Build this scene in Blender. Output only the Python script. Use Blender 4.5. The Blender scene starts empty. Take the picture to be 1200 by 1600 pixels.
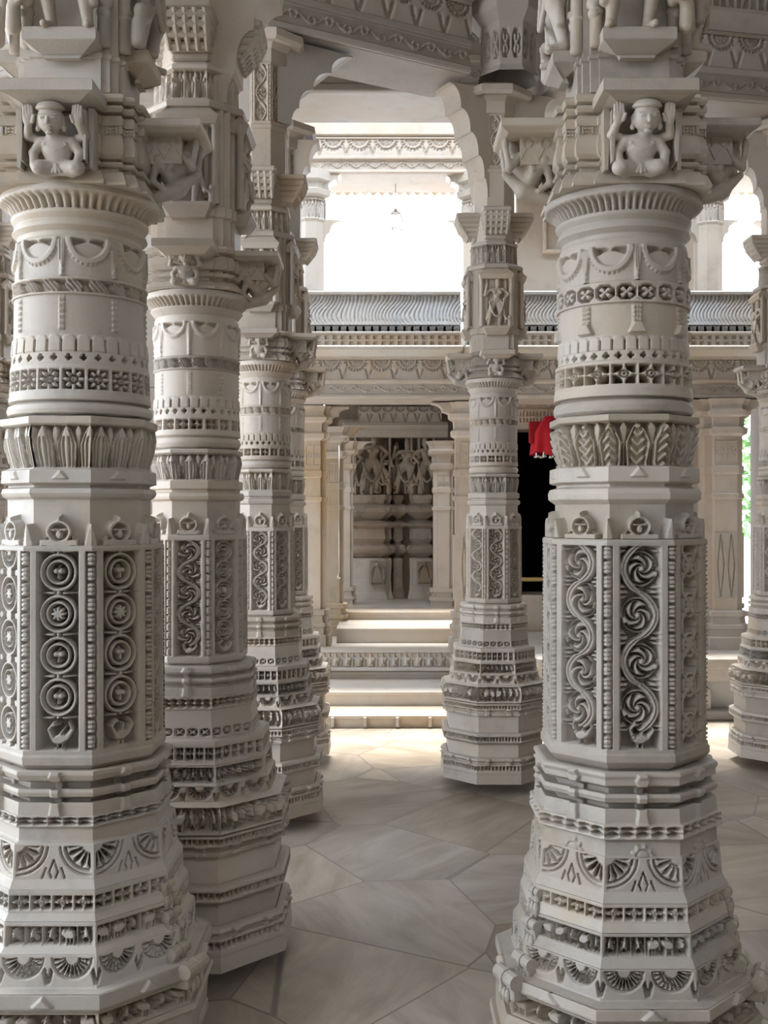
import bpy, math, random
import numpy as np
random.seed(4); RNG = np.random.default_rng(7)
C = bpy.context.scene.collection
F = 1690.0            # focal length in pixels of the 1200x1600 frame
EYE = 1.6             # eye height
HZ = 800.0            # horizon row
EW = .004             # softness of carved edges (m)
def at(px, py, Y): return ((px-600)/F*Y, Y, EYE+(HZ-py)/F*Y)
def zat(py, Y): return EYE+(HZ-py)/F*Y
def xat(px, Y): return (px-600)/F*Y

# ------------------------------------------------------------------ mesh builder
class MB:
    def __init__(s): s.v=[]; s.q=[]; s.t=[]; s.n=0; s.ng=[]
    def add(s, V, Q=None, T=None, NG=None):
        V=np.asarray(V,float).reshape(-1,3); s.v.append(V)
        if Q is not None and len(Q): s.q.append(np.asarray(Q,np.int64)+s.n)
        if T is not None and len(T): s.t.append(np.asarray(T,np.int64)+s.n)
        if NG is not None:
            for f in NG: s.ng.append([i+s.n for i in f])
        s.n+=len(V); return s
    def grid(s, P, cu=False, flip=False):
        nv,nu=P.shape[:2]; I=np.arange(nv*nu).reshape(nv,nu)
        if cu: I=np.concatenate([I,I[:,:1]],1)
        q=np.stack([I[:-1,:-1],I[:-1,1:],I[1:,1:],I[1:,:-1]],-1).reshape(-1,4)
        if flip: q=q[:,::-1]
        return s.add(P.reshape(-1,3),q)
    def sweep(s, plan, prof, cap=True):
        """closed plan polygon (counter-clockwise) carried up a profile of (z, outward offset)"""
        p=np.asarray(plan,float); e=np.roll(p,-1,0)-p; L=np.hypot(e[:,0],e[:,1])[:,None]
        nrm=np.stack([e[:,1],-e[:,0]],1)/L; a=np.roll(nrm,1,0); m=a+nrm
        m=m/np.maximum((1+(a*nrm).sum(1))[:,None],.25)
        R=[np.concatenate([p+m*o,np.full((len(p),1),z)],1) for z,o in prof]
        P=np.stack(R); n=len(p); s.grid(P,cu=True)
        if cap:
            s.ng.append([s.n-n*len(prof)+i for i in range(n)][::-1])
            s.ng.append([s.n-n+i for i in range(n)])
        return s
    def box(s, x0,x1,y0,y1,z0,z1, c=.006):
        c=min(c,(x1-x0)/4,(y1-y0)/4,(z1-z0)/4)
        pl=[(x0+c,y0),(x1-c,y0),(x1,y0+c),(x1,y1-c),(x1-c,y1),(x0+c,y1),(x0,y1-c),(x0,y0+c)]
        return s.sweep(pl,[(z0,-c),(z0+c,0),(z1-c,0),(z1,-c)])
    def lathe(s, prof, n=48, cx=0, cy=0):
        th=np.arange(n)/n*2*np.pi
        z=np.array([p[0] for p in prof]); r=np.maximum(np.array([p[1] for p in prof]),1e-5)
        P=np.stack([cx+r[:,None]*np.cos(th),cy+r[:,None]*np.sin(th),np.repeat(z[:,None],n,1)],-1)
        return s.grid(P,cu=True)
    def tube(s, pts, r, n=8):
        pts=np.asarray(pts,float); t=np.gradient(pts,axis=0); t/=np.linalg.norm(t,axis=1)[:,None]+1e-9
        up=np.array([0,0,1.]) if abs(t[:,2]).mean()<.8 else np.array([1.,0,0])
        a=np.cross(t,up); a/=np.linalg.norm(a,axis=1)[:,None]+1e-9; b=np.cross(a,t)
        th=np.arange(n)/n*2*np.pi; r=np.broadcast_to(np.asarray(r,float),(len(pts),))
        P=pts[:,None]+r[:,None,None]*(np.cos(th)[None,:,None]*a[:,None]+np.sin(th)[None,:,None]*b[:,None])
        s.grid(P,cu=True,flip=True); k=s.n-len(pts)*n
        s.ng.append([k+i for i in range(n)]); s.ng.append([s.n-n+i for i in range(n)][::-1]); return s
    def relief(s, O, eu, ev, en, W, H, f, cell, back=0):
        """flat carved panel: O = lower left corner, heights along en"""
        nu=max(2,int(W/cell)+1); nv=max(2,int(H/cell)+1)
        u=np.linspace(0,W,nu); v=np.linspace(0,H,nv); U,V=np.meshgrid(u,v)
        h=f(U-W/2,V,W,H,0) if f else np.zeros_like(U)
        O,eu,ev,en=[np.asarray(a,float) for a in (O,eu,ev,en)]
        P=O+U[...,None]*eu+V[...,None]*ev+h[...,None]*en
        s.grid(P)
        if back:   # closing rim so the panel has thickness
            for edge in (P[0],P[-1],P[:,0],P[:,-1]):
                s.grid(np.stack([edge, edge-en*back]))
        return s
    def build(s, name, mat, parent=None, loc=None, smooth=False):
        me=bpy.data.meshes.new(name); V=np.concatenate(s.v)
        Q=np.concatenate(s.q) if s.q else np.zeros((0,4),np.int64)
        T=np.concatenate(s.t) if s.t else np.zeros((0,3),np.int64)
        ng=s.ng; nl=[len(f) for f in ng]
        loops=np.concatenate([Q.ravel(),T.ravel(),np.array([i for f in ng for i in f],np.int64)])
        tot=np.concatenate([np.full(len(Q),4),np.full(len(T),3),np.array(nl,np.int64)]).astype(np.int64)
        st=np.concatenate([[0],np.cumsum(tot)[:-1]])
        me.vertices.add(len(V)); me.vertices.foreach_set('co',V.astype(np.float32).ravel())
        me.loops.add(len(loops)); me.loops.foreach_set('vertex_index',loops.astype(np.int32))
        me.polygons.add(len(tot)); me.polygons.foreach_set('loop_start',st.astype(np.int32)); 
        try: me.polygons.foreach_set('loop_total',tot.astype(np.int32))
        except Exception: pass
        sf=np.zeros(len(tot),bool)
        if smooth=='quads': sf[:len(Q)]=True
        elif smooth: sf[:]=True
        me.polygons.foreach_set('use_smooth',sf)
        me.update(calc_edges=True); me.validate()
        me.materials.append(mat)
        o=bpy.data.objects.new(name,me); C.objects.link(o)
        if parent is not None: o.parent=parent
        if loc is not None: o.location=loc
        return o
def thing(name,label,cat,loc=(0,0,0),group=None,rz=0):
    o=bpy.data.objects.new(name,None); C.objects.link(o); o.location=loc; o.rotation_euler=(0,0,rz)
    o.empty_display_size=.1
    return tag(o,label,cat,group)
def tag(o,label,cat,group=None):
    o['label']=label; o['category']=cat; o['kind']='thing'
    if group: o['group']=group
    return o
def struct(o): o['kind']='structure'; return o
def copy_tree(o,parent=None):
    c=o.copy(); C.objects.link(c)
    if parent is not None: c.parent=parent
    for ch in list(o.children): copy_tree(ch,c)
    return c

# ------------------------------------------------------------------ sculpted solids (surface nets over a distance field)
def nets(f, lo, hi, h):
    lo=np.array(lo,float); n=np.ceil((np.array(hi)-lo)/h).astype(int)+1
    ax=[lo[i]+h*np.arange(n[i]) for i in range(3)]
    X,Y,Z=np.meshgrid(*ax,indexing='ij'); D=f(X.ravel(),Y.ravel(),Z.ravel()).reshape(X.shape)
    nx,ny,nz=n-1; acc=np.zeros((nx,ny,nz,3)); cnt=np.zeros((nx,ny,nz))
    def sl(d): return D[d[0]:d[0]+nx,d[1]:d[1]+ny,d[2]:d[2]+nz]
    for a in range(3):
        b,c=(a+1)%3,(a+2)%3
        for i in (0,1):
            for j in (0,1):
                d0=[0,0,0]; d0[b]=i; d0[c]=j; d1=list(d0); d1[a]=1
                A,B=sl(d0),sl(d1); m=(A<0)!=(B<0); t=np.where(m,A/np.where(m,A-B,1),0)
                for k in range(3):
                    acc[...,k]+=np.where(m,(t if k==a else d0[k]),0)
                cnt+=m
    act=cnt>0; idx=-np.ones(act.shape,np.int64); idx[act]=np.arange(act.sum())
    g=np.stack(np.nonzero(act),1); V=lo+h*(g+acc[act]/cnt[act][:,None])
    Q=[]
    for a in range(3):
        b,c=(a+1)%3,(a+2)%3
        A=np.moveaxis(D,(a,b,c),(0,1,2)); I=np.moveaxis(idx,(a,b,c),(0,1,2))
        s=A[:-1,1:-1,1:-1]<0; e=A[1:,1:-1,1:-1]<0; m=s!=e
        q=np.stack([I[:,:-1,:-1][m],I[:,1:,:-1][m],I[:,1:,1:][m],I[:,:-1,1:][m]],1)
        fl=~s[m]; q[fl]=q[fl][:,::-1]; Q.append(q)
    Q=np.concatenate(Q); Q=Q[(Q>=0).all(1)]
    return V,Q
def cap(x,y,z,a,b,ra,rb):
    ax,ay,az=a; dx,dy,dz=b[0]-ax,b[1]-ay,b[2]-az; L=dx*dx+dy*dy+dz*dz+1e-12
    t=np.clip(((x-ax)*dx+(y-ay)*dy+(z-az)*dz)/L,0,1)
    return np.sqrt((x-ax-t*dx)**2+(y-ay-t*dy)**2+(z-az-t*dz)**2)-(ra+(rb-ra)*t)
def ell(x,y,z,c,r):
    k=np.sqrt(((x-c[0])/r[0])**2+((y-c[1])/r[1])**2+((z-c[2])/r[2])**2)
    return (k-1)*min(r)
def bx(x,y,z,c,r):
    return np.maximum(np.maximum(abs(x-c[0])-r[0],abs(y-c[1])-r[1]),abs(z-c[2])-r[2])
def smin(a,b,k):
    h=np.clip(.5+.5*(b-a)/k,0,1); return b+(a-b)*h-k*h*(1-h)
def sculpt(prims,k,lo,hi,h):
    """prims: ('c',a,b,ra,rb) tapered limb | ('e',centre,radii) | ('b',centre,half) ; optional leading '-' cuts"""
    def f(x,y,z):
        d=None
        for p in prims:
            t=p[0]
            if t[-1]=='c': e=cap(x,y,z,p[1],p[2],p[3],p[4])
            elif t[-1]=='e': e=ell(x,y,z,p[1],p[2])
            else: e=bx(x,y,z,p[1],p[2])
            kk=p[5] if t[-1]=='c' and len(p)>5 else (p[3] if t[-1]!='c' and len(p)>3 else k)
            if d is None: d=e
            elif t[0]=='-': d=-smin(-d,e,kk)
            else: d=smin(d,e,kk)
        return d
    return nets(f,lo,hi,h)
def mirror(ps):
    out=[]
    for p in ps:
        q=list(p); q[1]=(-p[1][0],)+tuple(p[1][1:])
        if p[0][-1]=='c': q[2]=(-p[2][0],)+tuple(p[2][1:])
        out.append(tuple(q))
    return list(ps)+out
# ------------------------------------------------------------------ carved ornament: f(U, V, W, H, face) -> height in m
def sm(d,w=None): return np.clip(.5-d/(w or EW),0,1)
def rect(x,y,hx,hy): return np.maximum(np.abs(x)-hx,np.abs(y)-hy)
def tl(U,W,n,sh=0.):
    t=(U/W+.5)*n+sh; i=np.floor(t); return (t-i-.5)*W/n, i.astype(int)
def hsh(i,j=0): return np.abs(np.modf(np.sin(i*12.9898+j*78.233)*43758.5453)[0])
def f_star(n,fr,dep):
    def f(U,V,W,H,k):
        x,i=tl(U,W,n); y=V-H/2; hx=W/n/2-fr/2; hy=H/2-fr; R=.86
        q=np.hypot((hx-np.abs(x))/hx,(hy-np.abs(y))/hy)
        st=sm((R-q)*min(hx,hy)); r=np.hypot(x/hx,y/hy)
        g=1-.30*np.exp(-((r-.36)/.07)**2)-.3*sm((r-.1)*hx)
        return -dep*sm(rect(x,y,hx,hy))*(1-st*g)
    return f
def f_ros(n,fr,dep,pet=8):
    def f(U,V,W,H,k):
        x,i=tl(U,W,n); y=V-H/2; hx=W/n/2-fr/2; hy=H/2-fr; R=min(hx,hy)
        r=np.hypot(x,y); th=np.arctan2(y,x)
        rp=R*(.62+.5*np.abs(np.cos(pet/2*th)))
        st=sm(r-rp)*(1-.7*np.exp(-((r/R-.42)/.09)**2))*(.65+.35*np.abs(np.cos(pet/2*th)))
        return -dep*sm(rect(x,y,hx,hy))*(1-st)
    return f
def f_quat(n,fr,dep):
    def f(U,V,W,H,k):
        x,i=tl(U,W,n); y=V-H/2; hx=W/n/2-fr/2; hy=H/2-fr
        a,b=x/hx,y/hy; r=np.hypot(a,b); th=np.arctan2(b,a)
        st=sm((r-1.5*np.abs(np.sin(2*th))**1.5)*hx*.6)*(1-.5*np.exp(-((r-.95)/.12)**2))
        st=np.maximum(st,sm((r-.26)*hx))
        return -dep*sm(rect(x,y,hx,hy))*(1-st)
    return f
def f_cross(n,s,dep):
    def f(U,V,W,H,k):
        x,i=tl(U,W,n); y=V-H/2
        d=np.minimum(rect(x,y,s,s*.34),rect(x,y,s*.34,s))
        return -dep*sm(d,.0025)
    return f
def f_merlon(n,up,dep):
    def f(U,V,W,H,k):
        x,i=tl(U,W,n); w=W/n; r=.47*w
        d=np.minimum(rect(x,V-(H-r)/2,r,(H-r)/2),np.hypot(x,(V-(H-r))*.85)-r)
        slot=sm(.455*w-np.abs(x),.003)*sm(V-H*.72)
        return up*sm(d)-dep*slot
    return f
def f_petal(n,dep,sh=.5,orn=0):
    def f(U,V,W,H,k):
        x,i=tl(U,W,n,sh); hw=W/n/2; y=np.clip(V/H,0,1)
        w=hw*.86*np.clip((1-y)/.46,0,1)**.72*(.86+.14*np.clip(y*2.2,0,1))
        q=np.abs(x)/np.maximum(w,1e-4); m=sm((q-1)*w)
        g=np.exp(-((q-.70)/.085)**2)+(.0 if orn else 1.)*np.exp(-((q-.30)/.085)**2)*(y<.72)
        h=-dep*(1-m)-.42*dep*g*m
        if orn:
            v=np.sin(V/H*30+np.abs(x)/hw*9*np.where(i%2==0,1,-1))
            h-= .35*dep*m*(q<.66)*sm(v*.3-.02,.3)
        sp=hw-np.abs(x); ws=hw*(.07+.20*np.clip((y-.35)/.45,0,1))*np.clip((1-y)/.12,0,1)**.5
        return np.maximum(h,-dep+dep*.75*sm(sp-ws))
    return f
def f_reeds(n,dep):
    def f(U,V,W,H,k):
        x,i=tl(U,W,n); hw=W/n/2; y=V/H
        d=np.abs(x)-hw*.1*(1+2.2*np.clip((y-.72)/.2,0,1))
        return -dep*sm(d)*sm((y-.93)*H)*sm((.06-y)*H)
    return f
def f_fan(n,dep,spk=11,fill=.92,leaf=True,side=.0):
    def f(U,V,W,H,k):
        W2=W*(1-side); x,i=tl(U,W2,n); y=H*.96-V; hx=W2/n/2; R=min(hx*.9,H*.88)*fill/.92
        r=np.hypot(x,y); th=np.arctan2(y,x)
        spoke=np.cos(spk*2*(th-np.pi/2)*.5*2)
        hole=sm(np.maximum(R*.42-r,r-R*.82))*sm(-(spoke+.25)*r*.13)
        inner=sm(np.abs(r-R*.36)-R*.05)*.4
        rimg=sm(np.abs(r-R*.9)-R*.035)*.35
        h=-dep*np.maximum(hole,np.maximum(inner,rimg))*(y>0.0)
        if leaf:
            a=np.abs(hx-np.abs(x)); b=V
            lf=sm(np.abs(a-.25*b)-.06*H)*sm(R*1.08-r)*sm(V-H*.62)*sm(H*.07-V)
            h-=.6*dep*lf
        return h
    return f
def f_arc(n,dep):
    """quarter lotus discs springing from the two upper corners of the face"""
    def f(U,V,W,H,k):
        x=W*.46-np.abs(U); y=H*1.0-V; r=np.hypot(x,y*1.05); R=min(W*.415,H*.97); th=np.arctan2(y,x+1e-6)
        spoke=np.cos(16*th); petal=np.cos(16*th)
        hole=sm(np.maximum(R*.30-r,r-R*(.66+.08*petal)))*sm(-(spoke+.25)*r*.09)
        core=sm(np.abs(r-R*.26)-R*.03)*.5
        ring=sm(np.abs(r-R*.80)-R*.028)+.7*sm(np.abs(r-R*.97)-R*.022)
        a=np.abs(U); lz=np.abs(a*1.5+np.abs(V-.20*H)*.55-.20*H)-.018*H
        leaf=np.maximum(sm(lz)*(r>R*1.02),sm(np.abs(a-.10*W-.35*np.maximum(0,.30*H-V))-.012*H)*(V<.34*H)*(r>R*1.03))
        ins=sm(np.abs(U)-W*.46)*sm(y*-1+.004)
        return -dep*np.clip(hole+.45*ring+.5*core+.8*leaf,0,1)*ins
    return f
def seg2(x,y,a,b,ra,rb):
    dx,dy=b[0]-a[0],b[1]-a[1]; t=np.clip(((x-a[0])*dx+(y-a[1])*dy)/(dx*dx+dy*dy+1e-9),0,1)
    return np.hypot(x-a[0]-t*dx,y-a[1]-t*dy)-(ra+(rb-ra)*t)
DANCE=[((0,.46),(0,.62),.13,.15),((0,.80),(0,.82),.11,.10),((-.08,.42),(-.26,.22),.08,.06),((-.26,.22),(-.12,.03),.06,.05),
 ((.08,.42),(.22,.2),.08,.06),((.22,.2),(.2,.02),.06,.05),((-.12,.64),(-.34,.5),.05,.04),((-.34,.5),(-.36,.78),.045,.04),
 ((.12,.64),(.32,.74),.05,.04),((.32,.74),(.26,.93),.045,.035)]
WALK=[((0,.45),(.05,.66),.12,.14),((.08,.82),(.08,.84),.1,.1),((-.04,.42),(-.18,.2),.08,.06),((-.18,.2),(-.3,.03),.06,.05),
 ((.04,.42),(.16,.22),.08,.06),((.16,.22),(.14,.02),.06,.05),((.05,.68),(.3,.6),.05,.04),((.3,.6),(.4,.8),.04,.04),((-.02,.66),(-.26,.55),.05,.05)]
ELE=[((-.16,.52),(.14,.55),.24,.22),((.27,.64),(.3,.6),.17,.15),((.36,.55),(.42,.2),.07,.05),((.42,.2),(.36,.08),.05,.04),((-.3,.4),(-.3,.04),.1,.09),((-.08,.36),(-.08,.04),.09,.08),
 ((.12,.38),(.12,.04),.1,.09),((.24,.68),(.18,.52),.1,.09),((-.4,.5),(-.44,.2),.03,.03),((-.05,.8),(-.03,.95),.08,.07)]
def f_figs(n,dep,kinds=(DANCE,WALK),fr=.004,post=True,sd=0):
    def f(U,V,W,H,k):
        x,i=tl(U,W,n); w=W/n; hy=H-2*fr; X=x/min(w,hy*1.0); Y=(V-fr)/hy
        m=np.zeros_like(U)
        for c in range(int(i.min()),int(i.max())+1):
            msk=i==c; r=hsh(c+sd,k+1); sg=1 if (c+k+sd)%2 else -1
            fig=kinds[int(r*97)%len(kinds)]; xx=X[msk]*sg; yy=Y[msk]; d=np.full(xx.shape,9.)
            for a,b,ra,rb in fig: d=np.minimum(d,seg2(xx,yy,a,b,ra*1.05,rb*1.05))
            m[msk]=np.clip(-d/.075,0,1)**.6
        if post: m=np.maximum(m,sm(w*.44-np.abs(x))*.8)
        ins=sm(rect(U,V-H/2,W/2-fr*1.5,H/2-fr))
        return -dep*ins*(1-m)
    return f
def f_strip(n,dep):
    def f(U,V,W,H,k):
        x,i=tl(U,W,n); w=W/n; y=V-H/2
        d=np.hypot(x/(.42*w),(np.abs(y)-H*.22)/(H*.19))-1
        return -dep*sm(d*H*.19,.0028)
    return f
def f_dots(n,rows,dep,s=.3):
    def f(U,V,W,H,k):
        x,i=tl(U,W,n); y,j=tl(V-H/2,H,rows); w=W/n
        return -dep*sm(rect(x,y,w*s,H/rows*s))
    return f
def f_tie(hw,out,n=1,sh=0.):
    def f(U,V,W,H,k):
        x,i=tl(U,W,n,sh); y=V/H; w=hw*(1+.35*np.clip(.2-y,0,.2)/.2+.5*np.exp(-((y-.86)/.06)**2))
        return out*sm(np.abs(x)-w)
    return f
def f_knob(n,r,out,sh=0.):
    def f(U,V,W,H,k):
        x,i=tl(U,W,n,sh)
        return out*sm(np.abs(x)-r*np.clip(1-V/H,0,1),EW*2)
    return f
def f_gad(n,amp):
    def f(U,V,W,H,k):
        x,i=tl(U,W,n); w=W/n; y=V/H; win=np.clip(y*6,0,1)*np.clip((1-y)*6,0,1)
        return -amp*win*(np.abs(x)/(w/2))**2.2
    return f
def f_swag(n,out,dep):
    def f(U,V,W,H,k):
        x,i=tl(U,W,n); w=W/n; y=H*.83-V; R=w*.40
        r=np.hypot(x,y*.84); th=np.arctan2(y,x); bead=.5+.5*np.cos(34*th)
        band=sm(np.abs(r-R*.93)-R*.13)*(y>-.02*H)
        edge=sm(np.abs(r-R*1.08)-R*.05)*(y>0)*bead
        lip=np.minimum(y-.10*R,1)  # inside
        ins=sm(r-R*.8)*sm(R*.02-y)*(1-sm(np.hypot(x,y)-R*.2))
        ins=sm(r-R*.79); crescent=ins*sm(R*.06+R*.10*np.exp(-(x/(R*.13))**2)-y)*np.clip((np.abs(x)/R-.05)/.45+.35*(y<R*.25),0,1)*sm(y-R*(.22+.35*np.clip(np.abs(x)/R-.25,0,1)))
        rs=np.maximum(band,edge*.7)
        e=w/2-np.abs(x); yy=V/H
        leaf=sm(e-(w*.02+w*.12*np.clip(yy-.1,0,1)))*sm(V-H*.80)
        vein=.5+.5*np.cos(e/w*150)
        rs=np.maximum(rs,leaf*(.6+.4*vein))
        drop=sm(e-w*.045)*sm(V-H*.35)*(.6+.4*np.cos(V/H*50))
        rs=np.maximum(rs,drop); return out*rs-dep*crescent*(1-rs)
    return f
def f_tassel(n,out,bell=True,sh=.5,sc=1.):
    def f(U,V,W,H,k):
        x,i=tl(U,W,n,sh); w=W/n*sc; y=V/H
        ch=sm(np.minimum(np.abs(np.abs(x)-w*.032)-w*.02,np.abs(x)-w*.012))*(.65+.35*np.cos(V/H*42))*sm((.12-y)*H)
        h=out*ch
        if bell:
            b=sm(np.abs(x)-w*(.045+.05*np.clip((.36-y)/.3,0,1)))*sm((y-.38)*H)*sm((.03-y)*H)
            h=np.maximum(h,out*1.5*b)
        return h
    return f
def f_leafband(n,out,dep):
    def f(U,V,W,H,k):
        x,i=tl(U,W,n); w=W/n; y=V/H
        rail=sm((.86-y)*H)+sm((y-.14)*H)
        lf=np.hypot((x+.15*w*(y-.5)*2)/(w*.36),(y-.5)/.42)-1
        v=.5+.5*np.cos((x/w*5+y*3)*6)
        b=sm(lf*w*.36)*(.55+.45*v)
        return np.clip(rail,0,1)*out-dep*(1-b)*sm((.15-y)*H)*sm((y-.85)*H)
    return f
def f_finial(out):
    def f(U,V,W,H,k):
        y=V; R=H*.34; 
        d=np.minimum(np.hypot(U,y-H*.45)-R*1.05,rect(U,y-H*.1,W*.3,H*.1))
        d=np.minimum(d,np.abs(U)+(y-H*.98)*.35)
        d=np.where(y>H*.98,1,np.minimum(d,seg2(np.abs(U),y,(W*.28,0),(W*.2,H*.28),H*.06,H*.02)))
        eye=np.maximum(np.hypot(U,(y-H*.44)*.92)-R*.70,-np.minimum(np.hypot(U*1.7,(y-H*.36))-R*.42,seg2(np.abs(U),y,(R*.1,H*.5),(R*.5,H*.5),R*.10,R*.14)))
        e=W/2-np.abs(U); cone=e-H*.2*np.clip(1-y/(H*.72),0,1)**.6*1.0
        cone=np.where(y>H*.7,1,cone)
        m=sm(d)*(1-.85*sm(eye)); c=sm(cone)*np.clip(1.2-.4*y/H,0,1)
        return out*np.maximum(m,c*.9)
    return f
# panels --------------------------------------------------------------
def spiral(x,y,R,t,turn=.42):
    r=np.hypot(x,y); a=(np.arctan2(y,x)/(2*np.pi))%1; d=np.full(x.shape,9.)
    for k in (0,1): d=np.minimum(d,np.abs(r-R*(1-turn*(a+k)))-t)
    return np.minimum(d,r-R*.2)
def bird_d(U,V,hw):
    h=hw; d=(np.hypot((U-.06*h)/(.46*h),(V-.50*h-.15*(U-.06*h))/(.27*h))-1)*.27*h
    for a,b,ra,rb in (((-.30,.58),(-.50,.98),.15,.10),((-.50,.98),(-.28,1.22),.10,.11),((-.24,1.22),(-.04,1.16),.15,.05),((.40,.56),(.70,.95),.17,.12),((.70,.95),(.52,1.3),.12,.06),
                      ((-.04,.3),(-.10,.02),.07,.06),((.18,.3),(.16,.02),.07,.06),((-.2,.0),(.3,.0),.07,.07),((.1,.75),(.3,1.05),.10,.05)):
        d=np.minimum(d,seg2(U,V,(a[0]*h,a[1]*h),(b[0]*h,b[1]*h),ra*h,rb*h))
    return d
def q_rings(n,bird=True):
    def q(U,V,hw,H,k):
        n2=n+(.75 if bird else 0); p=H/n2; v=V-(H-n*p); j=np.floor(v/p); y=v-(j+.5)*p; R=min(hw*.97,p*.5)
        r=np.hypot(U,y); th=np.arctan2(y,U)
        d=np.minimum(np.abs(r-R*.89)-R*.115,np.abs(r-R*.57)-R*.105)
        notch=np.cos(th*(6+2*(j%3)))
        d=np.where((notch>.93)&(r>R*.68)&(r<R*.8),R*.02,d)
        bud=np.minimum(np.hypot(np.abs(U)-R*.13,(y-R*.06))-R*.17,seg2(U,y,(0,-.3*R),(0,.36*R),R*.10,R*.03))
        flo=r-R*(.22+.2*np.abs(np.cos(4*th)))
        d=np.minimum(d,np.where(j%4==2,flo,bud))
        yb=np.minimum(np.abs(y-p/2),np.abs(y+p/2))
        d=np.minimum(d,seg2(np.abs(U),yb,(hw*.25,0),(hw*1.0,0),R*.10,R*.02))
        d=np.minimum(d,np.hypot(U,yb)-R*.14)
        if bird:
            b=bird_d(U,V,hw)
            d=np.where(v<0,b,np.minimum(d,b))
        return sm(d)*(.75+.25*np.clip(-d/(R*.08),0,1))
    return q
def q_vine(n,bird=True,amp=.84,th_=.20,petals=5):
    def q(U,V,hw,H,k):
        y0=.9*hw if bird else 0.; p=(H-y0)/n; v=V-y0; j=np.floor(v/p); y=v-(j+.5)*p; s=np.where(j%2==0,1.,-1.)
        A=hw*amp; ph=np.pi*v/p
        sx=A*np.sign(np.sin(ph))*np.abs(np.sin(ph))**.7; dx=A*np.pi/p*np.cos(ph)
        vine=np.abs(U-sx)/np.sqrt(1+dx*dx*.75)-hw*th_
        groove=np.abs(U-sx)/np.sqrt(1+dx*dx*.75)-hw*.02
        R=min(hw*.90,p*.50); xs=U*s+hw*.10; r=np.hypot(xs,y)/R; th=np.arctan2(y,xs)
        disc=(r-1)*R
        slot=np.cos(petals*(th+1.5*np.log(np.maximum(r,.05))))
        cut=np.maximum(np.maximum(.20-r,r-.74)*R,(.45-slot)*R*.10*(r+.3))
        cut2=np.where((th>-2.6)|(th<-3.0),np.abs(r-.85)*R-R*.05,1.)
        cut=np.minimum(cut,cut2)
        curl=np.maximum(disc,-cut)
        d=np.minimum(vine,curl)
        yb=np.minimum(np.abs(y-p/2),np.abs(y+p/2)); e=hw-np.abs(U)
        lf=np.hypot(e/(hw*.42),yb/(p*.17))-1
        d=np.minimum(d,np.maximum(lf*hw*.25,-(np.abs(yb-p*.06)-p*.012)))
        if bird:
            b=bird_d(U,V,hw)
            d=np.where(v<0,b,np.minimum(d,b))
        m=sm(d)*(.70+.30*np.clip(-d/(hw*.10),0,1))
        return m*(1-.25*sm(groove))
    return q
def q_weave(n):
    def q(U,V,hw,H,k):
        p=H/n; y,j=tl(V-H/2,H,n); A=hw*.78; ph=2*np.pi*V/p/2
        d=np.full(U.shape,9.)
        for sg in (1,-1):
            c=sg*A*np.cos(ph); sl=A*np.pi/p*np.sin(ph); d=np.minimum(d,np.abs(U-c)/np.sqrt(1+sl*sl)-hw*.115)
        r=np.hypot(U,y); th=np.arctan2(y,U); R=hw*.62
        d=np.minimum(d,np.abs(r-R*.95)-hw*.09); d=np.minimum(d,r-R*(.28+.55*np.abs(np.cos(3*th))))
        d=np.minimum(d,np.abs(np.abs(U)-hw*.88+.25*hw*np.cos(2*ph))-hw*.06)
        return sm(d)
    return q
def q_ovals(n):
    def q(U,V,hw,H,k):
        p=H/n; y,j=tl(V-H/2,H,n); a=np.hypot(U/(hw*.92),y/(p*.46)); th=np.arctan2(y,U)
        d=np.minimum(np.abs(a-.88)-.10,np.abs(a-.5)-.07)*hw*.8
        d=np.minimum(d,(a-.22-.12*np.abs(np.cos(3*th)))*hw)
        d=np.minimum(d,np.hypot(U,np.abs(y)-p/2)-hw*.3)
        d=np.minimum(d,np.hypot(np.abs(U)-hw*.8,np.abs(y)-p/2)-hw*.2)
        return sm(d)
    return q
def q_lozenge(U,V,hw,H,k):
    x,i=tl(U,hw*2,2); y=np.abs(V-H/2)/(H/2); h2=hw/2
    d=np.abs(np.abs(x)/(h2*.62)+y-1)*h2*.6-h2*.11
    return 1-sm(np.maximum(d,(y-.97)*H))
def f_panel(pats,dep,wf=.30,bead=5.2,top=.0):
    """framed recess with one scroll pattern per octagon face, a bead column down each arris"""
    def f(U,V,W,H,k):
        q=pats[k%8]; hw=wf*W
        rec=sm(rect(U,V-H/2,hw,H/2)); m=q(U,V,hw,H,k)
        h=-dep*rec*(1-m*.92)
        e=W/2-np.abs(U); bw=.082*W; p=W*.22; y,j=tl(V-H/2,H,max(1,round(H/p)))
        bar=sm(np.hypot(np.maximum(0,e-bw*.45),np.maximum(0,np.abs(y)-p*.30))-bw*.32)*(1-.5*sm(np.abs(np.abs(y)-p*.16)-p*.03))
        g=sm(e-bw)*(1-bar)
        h-=.4*dep*g*sm(rect(V-H/2,0*V,H/2,1))
        line=sm(np.abs(e-bw*1.5)-.0012)*.0
        return h
    return f
def f_festoon(n,dep):
    def f(U,V,W,H,k):
        x,i=tl(U,W,n); hx=W/n/2; y=H-V; R=min(hx*.8,H*.78); r=np.hypot(x,y); th=np.arctan2(y,x)
        bead=sm(np.abs(r-R)-R*.12)*(np.cos(th*22)>-.2); inn=sm(np.abs(r-R*.62)-R*.07)*.7
        pet=sm(r-R*.5)*(.5+.5*np.cos(th*10))*.5
        e=hx-np.abs(x); lf=sm(np.abs(e-.3*(V))-H*.05)*sm(V-H*.55)*.6
        return -dep*np.clip(bead*.9+inn+pet+lf,0,1)
    return f
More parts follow.
